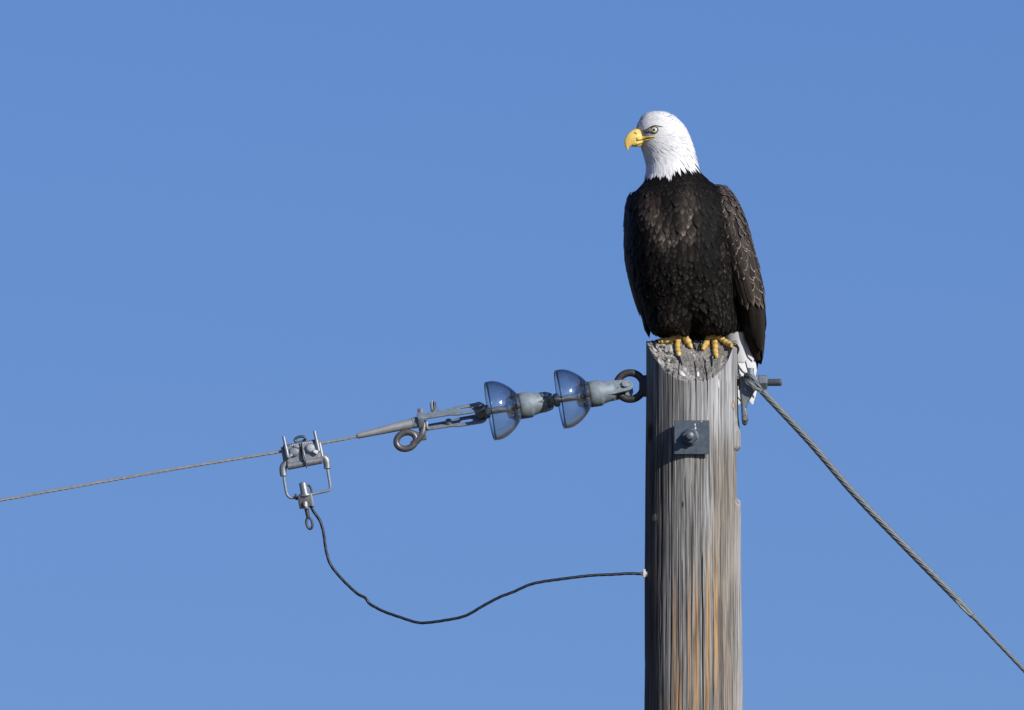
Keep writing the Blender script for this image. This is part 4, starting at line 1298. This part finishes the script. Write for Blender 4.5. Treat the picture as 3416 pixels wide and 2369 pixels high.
        for k, ph in enumerate(phis):
            py = 900 + 12 * k if side > 0 else 860 + 8 * k
            lay.append((py, ph, random.uniform(.20, .24) if side > 0 else random.uniform(.16, .19), .034, 'flight', 'flight_feather', .01, .25, 'd'))
        for k, ph in enumerate(np.linspace(-50, 140, 10)):
            py = 820 + 14 * (k % 3) + 4 * k
            lay.append((py, ph, random.uniform(.17, .21), .030, 'flight', 'flight_feather', .02, .35, 'm'))
        for k, ph in enumerate(np.linspace(-38, 140, 9)):
            py = 770 + 10 * (k % 2) + 6 * k
            lay.append((py, ph, random.uniform(.13, .155), .028, 'flight', 'flight_feather', .03, .5, 'm'))
        # greater, median, lesser coverts
        rowdef = []
        py = 612
        while py < 945:
            k = (py - 612) / 333
            rowdef.append((py, .022 + .050 * k ** 1.3, .0150 + .0105 * k, int(17 - 5 * k), -88 + 118 * max(0, k - .5) / .5, 160))
            py += 10 + 20 * k
        rowdef = rowdef[::-1]
        for (py, L, W, n, p0, p1) in rowdef:
            sh = random.uniform(0, 1)
            for k in range(n):
                ph = p0 + (p1 - p0) * ((k + sh * .8) / n)
                lay.append((py + random.uniform(-8, 8), ph + random.uniform(-6, 6), L * random.uniform(.8, 1.25), W * random.uniform(.75, 1.25), 'round' if random.random() < .6 else 'point', 'covert_feather', random.uniform(.03, .07), 1.2, 'c'))
        for (py, ph, L, W, shp, nm, tilt, curl, kind) in lay:
            if py < y0 + 2 or py > y1 - 20: continue
            p, n = at(py, ph)
            ax = axis(py)
            flow = ax + V((random.uniform(-.05, .05), random.uniform(-.05, .05), 0))
            if shp == 'flight':
                p2, _ = at(min(py + L * 850, y1 - 12), ph)
                flow = (p2 - p).normalized() + V((random.uniform(-.02, .02), random.uniform(-.02, .02), 0))
                L = min(L, (p2 - p).length * 1.15)
            r = random.random()
            if kind == 'd' and ph > 5 and side > 0: b, t = np.array((.040, .033, .028)) * random.uniform(.6, 1.2), np.array((.12, .10, .08)) * random.uniform(.4, 1.2)
            elif kind == 'd': b, t = np.array((.010, .009, .0085)) * random.uniform(.7, 1.3), np.array((.035, .030, .027))
            elif kind == 'm': b, t = np.array((.062, .051, .042)) * random.uniform(.75, 1.25), np.array((.20, .16, .125)) * random.uniform(.6, 1.2)
            else: b, t = np.array((.056, .046, .038)) * random.uniform(.5, 1.3), np.array((.40, .32, .25)) * random.uniform(.5, 1.25)
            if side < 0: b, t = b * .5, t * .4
            off = {'d': .001, 'm': .003, 'c': .005}[kind] + (0.002 * ((py * 7) % 3) / 3)
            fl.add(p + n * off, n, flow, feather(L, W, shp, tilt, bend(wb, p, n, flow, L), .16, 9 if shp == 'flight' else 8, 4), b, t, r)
            names.append((nm, M['flight'] if kind == 'd' else M['wing_feather']))
        for it, (nm, mt) in zip(fl.items, names): fl.single(it, nm, mt, w)
        return w
    wing(WING_R, 1, None)
    wing(WING_L, -1, None)
    # long folded primaries of the wing on the right, reaching below its shell
    wr = [o for o in bpy.data.objects if o.name == 'wing'][0]
    fl = Flock()
    for k, (x0, yy0, x1, yy1, d0, d1, W) in enumerate([(2508, 1010, 2527, 1234, -.12, -.205, .030), (2520, 1000, 2540, 1205, -.12, -.20, .030), (2530, 985, 2549, 1150, -.10, -.17, .028), (2496, 1000, 2519, 1190, -.085, -.185, .026),
                                                         (2485, 980, 2514, 1165, -.055, -.155, .022), (2470, 950, 2502, 1125, -.03, -.12, .020), (2538, 960, 2554, 1105, -.09, -.15, .022), (2515, 1040, 2524, 1243, -.15, -.21, .022)]):
        a, b = P(x0, yy0, d0), P(x1, yy1, d1)
        n = V((.45, -.85, .15)).normalized()
        n = n - (b - a) * (n.dot(b - a) / (b - a).length_squared)
        fl.add(a, n, b - a, feather((b - a).length, W, 'flight', 0, .05, .12, 9, 4), np.array((.0075, .007, .0068)), np.array((.02, .018, .017)), random.random())
    for it in fl.items: fl.single(it, 'flight_feather', M['flight'], wr)
    wl = [o for o in bpy.data.objects if o.name == 'wing.001'][0]
    fl = Flock()
    for k, (x0, yy0, x1, yy1, d0, d1, W) in enumerate([(2132, 950, 2162, 1122, -.08, -.11, .030), (2122, 920, 2158, 1085, -.085, -.11, .028), (2142, 960, 2165, 1128, -.07, -.10, .020), (2112, 900, 2146, 1050, -.09, -.11, .026)]):
        a, b = P(x0, yy0, d0), P(x1, yy1, d1)
        n = V((-.5, -.85, .1)).normalized()
        n = n - (b - a) * (n.dot(b - a) / (b - a).length_squared)
        fl.add(a, n, b - a, feather((b - a).length, W, 'flight', 0, .05, .12, 9, 4), np.array((.0065, .006, .006)), np.array((.014, .013, .012)), random.random())
    for it in fl.items: fl.single(it, 'flight_feather', M['flight'], wl)
    # ---- tail: broad white feathers hanging behind the pole
    tailbase = lathe([(0, .01), (.02, .035), (.08, .038), (.12, .02)], P(2440, 1060, -.13), P(2462, 1180, -.185) - P(2440, 1060, -.13), 18)
    tl = put('tail', tailbase[0], tailbase[1], M['tail_white'], E, True, {'base': np.tile((.7, .7, .69, 0), (len(tailbase[0]), 1)), 'fringe': np.tile((.7, .7, .69, 0), (len(tailbase[0]), 1))})
    fl = Flock()
    tf = [(2424, 1108, 2376, 1330, -.196, .060), (2432, 1110, 2404, 1338, -.192, .064), (2440, 1110, 2436, 1346, -.196, .066), (2448, 1106, 2466, 1350, -.190, .068), (2456, 1102, 2490, 1353, -.193, .068), (2466, 1098, 2512, 1349, -.188, .052),
          (2474, 1090, 2520, 1325, -.184, .040), (2477, 1088, 2519, 1262, -.176, .036), (2480, 1080, 2513, 1205, -.166, .032)]
    for (x0, yy0, x1, yy1, d, W) in tf:
        a, b = P(x0, yy0, d + .02), P(x1, yy1, d)
        n = V((.25 + (x1 - x0) * .004, -.95, .1)).normalized()
        k = random.uniform(.68, .76)
        n = n - (b - a) * (n.dot(b - a) / (b - a).length_squared)
        fl.add(a, n, b - a, feather((b - a).length, W, 'flight', 0, .03, .05, 9, 4), np.array((k, k, k * .985)), np.array((k, k * .97, k * .92)) * .9, random.random())
    for it in fl.items: fl.single(it, 'tail_feather', M['tail_white'], tl)
    fl = Flock()
    for (x0, yy0, x1, yy1, d, W) in ((2466, 1120, 2503, 1252, -.176, .062), (2436, 1120, 2462, 1256, -.177, .072), (2424, 1100, 2430, 1215, -.171, .066), (2446, 1092, 2466, 1206, -.170, .062), (2470, 1082, 2500, 1206, -.170, .056), (2480, 1078, 2514, 1180, -.164, .046)):
        a, b = P(x0, yy0, d + .016), P(x1, yy1, d)
        n = V((.30 + (x1 - 2460) * .006, -.95, .05)).normalized()
        n = n - (b - a) * (n.dot(b - a) / (b - a).length_squared)
        k = random.uniform(.72, .78)
        fl.add(a, n, b - a, feather((b - a).length, W, 'round', .02, .25, .10, 10, 6), np.array((k, k, k * .985)), np.array((k, k, k)), random.random())
    for it in fl.items: fl.single(it, 'undertail_covert', M['tail_white'], tl)
    # ---- beak
    yel = M['beak']
    yaw = math.radians(22)
    fwd = V((-math.cos(yaw), -math.sin(yaw), 0)); lat = V((math.sin(yaw), -math.cos(yaw), 0))   # lat points to the camera side
    org = P(2128, 455, .048)
    def hp_(px, py):      # pixel on the plane through the middle of the head
        q = P(px, py, 0)
        base = P(2128, 455, 0)
        dx = (base.x - q.x) / math.cos(yaw)
        return org + fwd * dx + V((0, 0, q.z - base.z))
    secs = [((2140, 434), (2156, 474), 17), ((2127, 429.5), (2136, 478), 17.5), ((2117, 431), (2126, 481), 17), ((2107, 437), (2118, 484), 15.5), ((2098, 445), (2111, 486.5), 13.5), ((2090, 455), (2105, 489), 11), ((2085, 466), (2101, 491), 8.6),
            ((2083, 476), (2098, 493), 6.6), ((2084, 486), (2097, 496), 4.6), ((2088, 496), (2096, 501), 2.8), ((2093.5, 504.5), (2096, 506), 1.0)]
    v, f = [], []
    nk = 20
    for (t0, b0, hw) in secs:
        a, b = hp_(*t0), hp_(*b0)
        c = (a + b) / 2; up = (a - b) / 2
        for k in range(nk):
            w = 2 * math.pi * k / nk
            cw, sw = math.cos(w), math.sin(w)
            wd = hw * MM * (1 - .25 * max(0, cw))      # narrower along the culmen
            v.append(c + up * cw + lat * (math.copysign(abs(sw) ** .85, sw) * wd))
    for i in range(len(secs) - 1):
        for k in range(nk):
            l = (k + 1) % nk
            f.append((i * nk + k, i * nk + l, (i + 1) * nk + l, (i + 1) * nk + k))
    f += [tuple(range(nk))[::-1], tuple((len(secs) - 1) * nk + k for k in range(nk))]
    me_cols = []
    zt, zb_ = P(0, 430, 0).z, P(0, 506, 0).z
    for q in v:
        x, y = prow(q)
        k = 0.5 + 0.5 * math.sin(x * .23) * math.sin(y * .19)
        tipk = sstep(488, 506, np.array(y)).item()
        horn = 1 - sstep(2088, 2108, np.array(x)).item()
        c = np.array((.82, .60, .16)) * (1 - .25 * horn) + np.array((.70, .42, .07)) * .25 * horn
        c = c * (1 - tipk * .6) + np.array((.62, .55, .38)) * tipk * .6
        me_cols.append((*c, 1))
    def horn_cols(vs):
        out = []
        for q in vs:
            x, y = prow(q)
            tipk = sstep(490, 507, np.array(y)).item() * (1 - sstep(2100, 2106, np.array(x)).item())
            horn = 1 - sstep(2088, 2110, np.array(x)).item()
            rear = sstep(2128, 2175, np.array(x)).item()
            c = np.array((.80, .57, .14)) * (1 - .3 * horn) + np.array((.70, .40, .06)) * .3 * horn
            c = c * (1 - .35 * rear) + np.array((.84, .68, .24)) * .35 * rear
            c = c * (1 - tipk * .6) + np.array((.62, .55, .38)) * tipk * .6
            out.append((*c, 1))
        return out
    flat = lambda n: np.tile((.82, .64, .22, 1), (n, 1))
    def side(px, py, lift):    # on the near cheek
        d = ray(px, py); h = bvh.ray_cast(CAM_POS, d)
        if h[0] is None: return hp_(px, py) + lat * .014
        return h[0] - d * lift
    # gape: yellow lip line running back along the cheek
    def cheek(px, py, hw):     # on the side of the beak in front, on the head behind
        k = sstep(2128, 2160, np.array(px)).item()
        a = hp_(px, py) + lat * (hw * MM)
        b = side(px, py, .0012)
        return a.lerp(b, k)
    lip = smooth_path([cheek(2118, 466, 15), cheek(2135, 463, 16), cheek(2152, 459.5, 17), cheek(2170, 457, 18), cheek(2186, 456.5, 18)], 5)
    bv2, bf2 = remeshed('beak', [(v, f), tube(lip, [.0060, .0062, .0048, .0034, .0014], 12)], .0012, 5)
    bo = put('beak', bv2, bf2, M['beak'], E, True, {'horn': horn_cols(bv2)})
    gap = smooth_path([cheek(2119, 471.5, 16.8), cheek(2140, 467.5, 18.5), cheek(2160, 463.5, 19), cheek(2182, 458.8, 20)], 5)
    q = tube(gap, [.0010, .0017, .0018, .0010], 8); put('mouth_line', *q, M['mouth'], bo)
    low = smooth_path([hp_(2108, 484) + lat * .004, cheek(2120, 479, 11), cheek(2140, 473.0, 16), cheek(2160, 467, 18), cheek(2187, 459.0, 18)], 5)
    far = smooth_path([hp_(2108, 484) - lat * .004, hp_(2122, 479) - lat * .010, hp_(2145, 472) - lat * .016], 5)
    mid_ = smooth_path([hp_(2110, 485), hp_(2125, 481), hp_(2150, 474)], 5)
    q = remeshed('lower_mandible', [tube(low, [.0060, .0070, .0054, .0034, .0010], 12), tube(far, [.0060, .0072, .0060], 12), tube(mid_, [.0065, .0095, .0100], 12)], .0012, 4)
    put('lower_mandible', *q, M['beak'], bo, True, {'horn': horn_cols(q[0])})
    # nostril: slanting slit
    ns = [V((x, y, 0)) for x, y in ((2114.5, 441.5), (2119, 444), (2124, 447))]
    npts = []
    bbv = BVHTree.FromPolygons(v, f)
    for s in ns:
        d = ray(s.x, s.y); h = bbv.ray_cast(CAM_POS, d)
        npts.append((h[0] if h[0] else hp_(s.x, s.y) + lat * .012) - d * .0002)
    q = tube(smooth_path(npts, 4), [.0006, .0017, .0007], 8); put('nostril', *q, M['mouth'], bo)
    # ---- eyes under a heavy brow
    for near in (True, False):
        if near:
            c0 = side(2183, 434, 0); n0 = (V((-.28, -.95, .05))).normalized()
        else:
            h = bvh.ray_cast(org - fwd * .055 + V((0, 0, .02)) - lat * .3, lat); c0 = h[0]; n0 = -lat
            n0 = (n0 + fwd * .25).normalized()
        up_ = V((0, 0, 1)); ex = up_.cross(n0).normalized(); ey = n0.cross(ex)
        if ex.x > 0: ex = -ex
        def disc(ra, rb, h, bulge, lift):
            vv, ff = [], []
            n = 28
            for r_, hh in ((1, 0), (.86, .45), (.6, .8), (.3, .97), (.02, 1)):
                for k in range(n):
                    w = 2 * math.pi * k / n
                    vv.append(c0 + n0 * (lift + bulge * hh) + ex * (math.cos(w) * ra * r_) + ey * (math.sin(w) * rb * r_))
            for i in range(4):
                for k in range(n):
                    l = (k + 1) % n; ff.append((i * n + k, i * n + l, i * n + n + l, i * n + n + k))
            ff.append(tuple(4 * n + k for k in range(n)))
            return vv, ff
        q = disc(.0150, .0130, 0, .0016, .001); rim = put('eye_rim', *q, M['lore'], E)
        q = disc(.0106, .0100, 0, .0040, .0015); eye = put('eye', *q, M['iris'], E)
        q = ring(c0 + n0 * .0022, .0107, .0012, ex, ey, 28, 8, .96); put('eyelid', *q, M['brow'], eye)
        q = disc(.0043, .0043, 0, .0012, .0050); put('pupil', *q, M['pupil'], eye)
        # brow: a dark ridge over the eye, and a grey streak of bare skin towards the beak
        if near:
            br = smooth_path([side(2139, 438.5, .001), side(2156, 431.5, .003), side(2170, 424, .005), side(2184, 418.5, .006), side(2197, 420, .004), side(2213, 424, .001)], 6)
            lo = smooth_path([side(2144, 442, .0005), side(2156, 440, .001), side(2168, 436, .0015), side(2174, 436, .001)], 5)
        else:
            bp_ = [c0 + n0 * b_ + ex * a_ + ey * e_ for a_, e_, b_ in ((.046, -.005, .001), (.030, .004, .004), (.014, .011, .008), (0, .015, .009), (-.014, .013, .006), (-.028, .010, .001))]
            br = smooth_path(bp_, 6)
            lo = smooth_path([c0 + n0 * .001 + ex * .042 - ey * .008, c0 + n0 * .001 + ex * .026 - ey * .004, c0 + n0 * .001 + ex * .012], 5)
        q = tube(br, [.0004, .0011, .0015, .0016, .0012, .0004], 10); put('brow', *q, M['brow'], E)
        q = tube(lo, [.0015, .0042, .0062, .0045], 12, flat=1.0); put('lore', *q, M['lore'], E)
    # ---- feet
    def fp(px, py, r):
        d = ray(px, py)
        h = POLE_BVH.ray_cast(CAM_POS, d)
        if h[0] is None or py < 1139:
            return P(px, py, .006 + max(0, py - 1120) * .0004)
        return h[0] - d * r * 1.25
    feet = [([(2247, 1128), (2238, 1133), (2222, 1136), (2207, 1137), (2195, 1138)], [10.5, 10, 9.6, 10, 7.5], [(2197, 1137), (2189, 1139), (2184, 1148), (2186, 1159), (2195, 1169)], 0),
            ([(2266, 1122), (2262, 1136), (2260, 1152), (2261, 1168), (2264, 1181), (2266, 1189)], [10, 9.6, 9, 8.8, 9, 6], [(2262, 1184), (2265, 1194), (2270, 1205), (2276, 1220)], 0),
            ([(2279, 1119), (2288, 1128), (2295, 1140), (2302, 1153), (2309, 1163)], [11, 12, 11, 8.5, 5], [(2299, 1139), (2306, 1144), (2314, 1153), (2320, 1164), (2323, 1173)], 0),
            ([(2364, 1124), (2361, 1133), (2356, 1146), (2349, 1158), (2343, 1168)], [9, 9.5, 10.5, 9.5, 7], [(2344, 1143), (2338, 1150), (2332, 1162), (2329, 1178)], 1),
            ([(2382, 1128), (2384, 1142), (2386, 1156), (2386, 1171), (2388, 1184), (2391, 1194)], [9, 9.5, 9.6, 9.2, 8.8, 6], [(2382, 1181), (2377, 1190), (2375, 1202), (2376, 1224)], 1),
            ([(2400, 1124), (2409, 1132), (2420, 1141), (2432, 1149), (2443, 1154)], [9, 9.5, 10, 10, 8], [(2446, 1150), (2454, 1152), (2461, 1160), (2463, 1171), (2459, 1184)], 1)]
    roots = [P(2268, 1098, .02), P(2380, 1098, .02)]
    for s in (0, 1):
        solids = []
        tal = []
        hub = P(2268 if s == 0 else 2382, 1108, .004)
        solids.append(tube(smooth_path([roots[s], hub, hub + V((0, .02, -.012))], 5), [.017, .017, .013], 14))
        # hind toe over the far side of the ridge
        hind = smooth_path([hub, hub + V((.004, .03, -.012)), hub + V((.008, .062, -.05)), hub + V((.010, .085, -.078))], 5)
        solids.append(tube(hind, [.012, .0105, .0095, .007], 12))
        tal.append(smooth_path([hind[-1], hind[-1] + V((0, .012, -.008)), hind[-1] + V((0, .018, -.03))], 4))
        for pts, rad, tl_, k in feet:
            if k != s: continue
            w = [fp(x, y, r * MM) for (x, y), r in zip(pts, rad)]
            path = smooth_path([hub] + w, 8)
            n = len(path)
            rr = interp([10] + [q * (1.0 if i_ < len(rad) - 1 else .85) for i_, q in enumerate(rad)], n) * MM
            rr = rr * (1 + .13 * np.cos(np.linspace(0, 1, n) * len(pts) * 2 * math.pi) + .03 * np.cos(np.linspace(0, 1, n) * len(pts) * 8 * math.pi))     # scutes and joint pads
            solids.append(tube(path, rr, 14))
            tal.append(smooth_path([fp(x, y, 5 * MM * (1 - i / len(tl_))) for i, (x, y) in enumerate(tl_)], 5))
        fv, ff = remeshed('foot', solids, .0018, 2)
        ft = put('foot', fv, ff, M['toe'], E)
        for tp_ in tal:
            put('talon', *tube(tp_, [.0056, .0060, .0050, .0034, .0008], 12), M['talon'], ft)
    return E

def toe_mat():
    m, nt, b = new_mat('scaly_yellow_toe')
    tc = nd(nt, 'ShaderNodeTexCoord')
    a = nd(nt, 'ShaderNodeTexNoise'); a.inputs['Scale'].default_value = 60; a.inputs['Detail'].default_value = 4
    vo = nd(nt, 'ShaderNodeTexVoronoi', feature='DISTANCE_TO_EDGE'); vo.inputs['Scale'].default_value = 420
    nt.links.new(tc.outputs['Object'], a.inputs['Vector']); nt.links.new(tc.outputs['Object'], vo.inputs['Vector'])
    r = ramp(nt, [(0.3, (0.56, 0.31, 0.045)), (0.5, (0.68, 0.44, 0.10)), (0.72, (0.76, 0.60, 0.30))])
    nt.links.new(a.outputs['Fac'], r.inputs['Fac'])
    r2 = ramp(nt, [(0.0, 0.6), (0.15, 1.0)])
    nt.links.new(vo.outputs['Distance'], r2.inputs['Fac'])
    mx = nd(nt, 'ShaderNodeMix', data_type='RGBA', blend_type='MULTIPLY'); mx.inputs['Factor'].default_value = .5
    nt.links.new(r.outputs['Color'], mx.inputs['A']); nt.links.new(r2.outputs['Color'], mx.inputs['B'])
    nt.links.new(mx.outputs['Result'], b.inputs['Base Color'])
    bp = nd(nt, 'ShaderNodeBump'); bp.inputs['Strength'].default_value = .6; bp.inputs['Distance'].default_value = .001
    nt.links.new(vo.outputs['Distance'], bp.inputs['Height']); nt.links.new(bp.outputs['Normal'], b.inputs['Normal'])
    b.inputs['Roughness'].default_value = .5
    return m
def beak_mat():
    m, nt, b = new_mat('yellow_beak_horn')
    at = nd(nt, 'ShaderNodeAttribute', attribute_name='horn')
    tc = nd(nt, 'ShaderNodeTexCoord')
    a = nd(nt, 'ShaderNodeTexNoise'); a.inputs['Scale'].default_value = 70; a.inputs['Detail'].default_value = 5
    nt.links.new(tc.outputs['Object'], a.inputs['Vector'])
    r = ramp(nt, [(0.3, 0.82), (0.7, 1.12)])
    nt.links.new(a.outputs['Fac'], r.inputs['Fac'])
    mx = nd(nt, 'ShaderNodeMix', data_type='RGBA', blend_type='MULTIPLY'); mx.inputs['Factor'].default_value = 1
    nt.links.new(at.outputs['Color'], mx.inputs['A']); nt.links.new(r.outputs['Color'], mx.inputs['B'])
    nt.links.new(mx.outputs['Result'], b.inputs['Base Color'])
    b.inputs['Roughness'].default_value = .38; b.inputs['Specular IOR Level'].default_value = .35
    return m
M['toe'] = toe_mat(); M['beak'] = beak_mat()
M['mouth'] = plain('dark_mouth_skin', (0.03, 0.025, 0.012), .6)
M['lore'] = plain('grey_bare_skin', (0.20, 0.20, 0.175), .7, .2)
M['brow'] = plain('dark_brow_skin', (0.10, 0.10, 0.085), .7, .2)
M['iris'] = plain('pale_iris', (0.72, 0.70, 0.50), .15, .5)
M['pupil'] = plain('black_pupil', (0.004, 0.004, 0.004), .08, .5)
M['talon'] = metal('black_talon', (0.010, 0.011, 0.013), (0.035, 0.037, 0.04), 0.0, 0.3, 60, 0.1)
eagle()
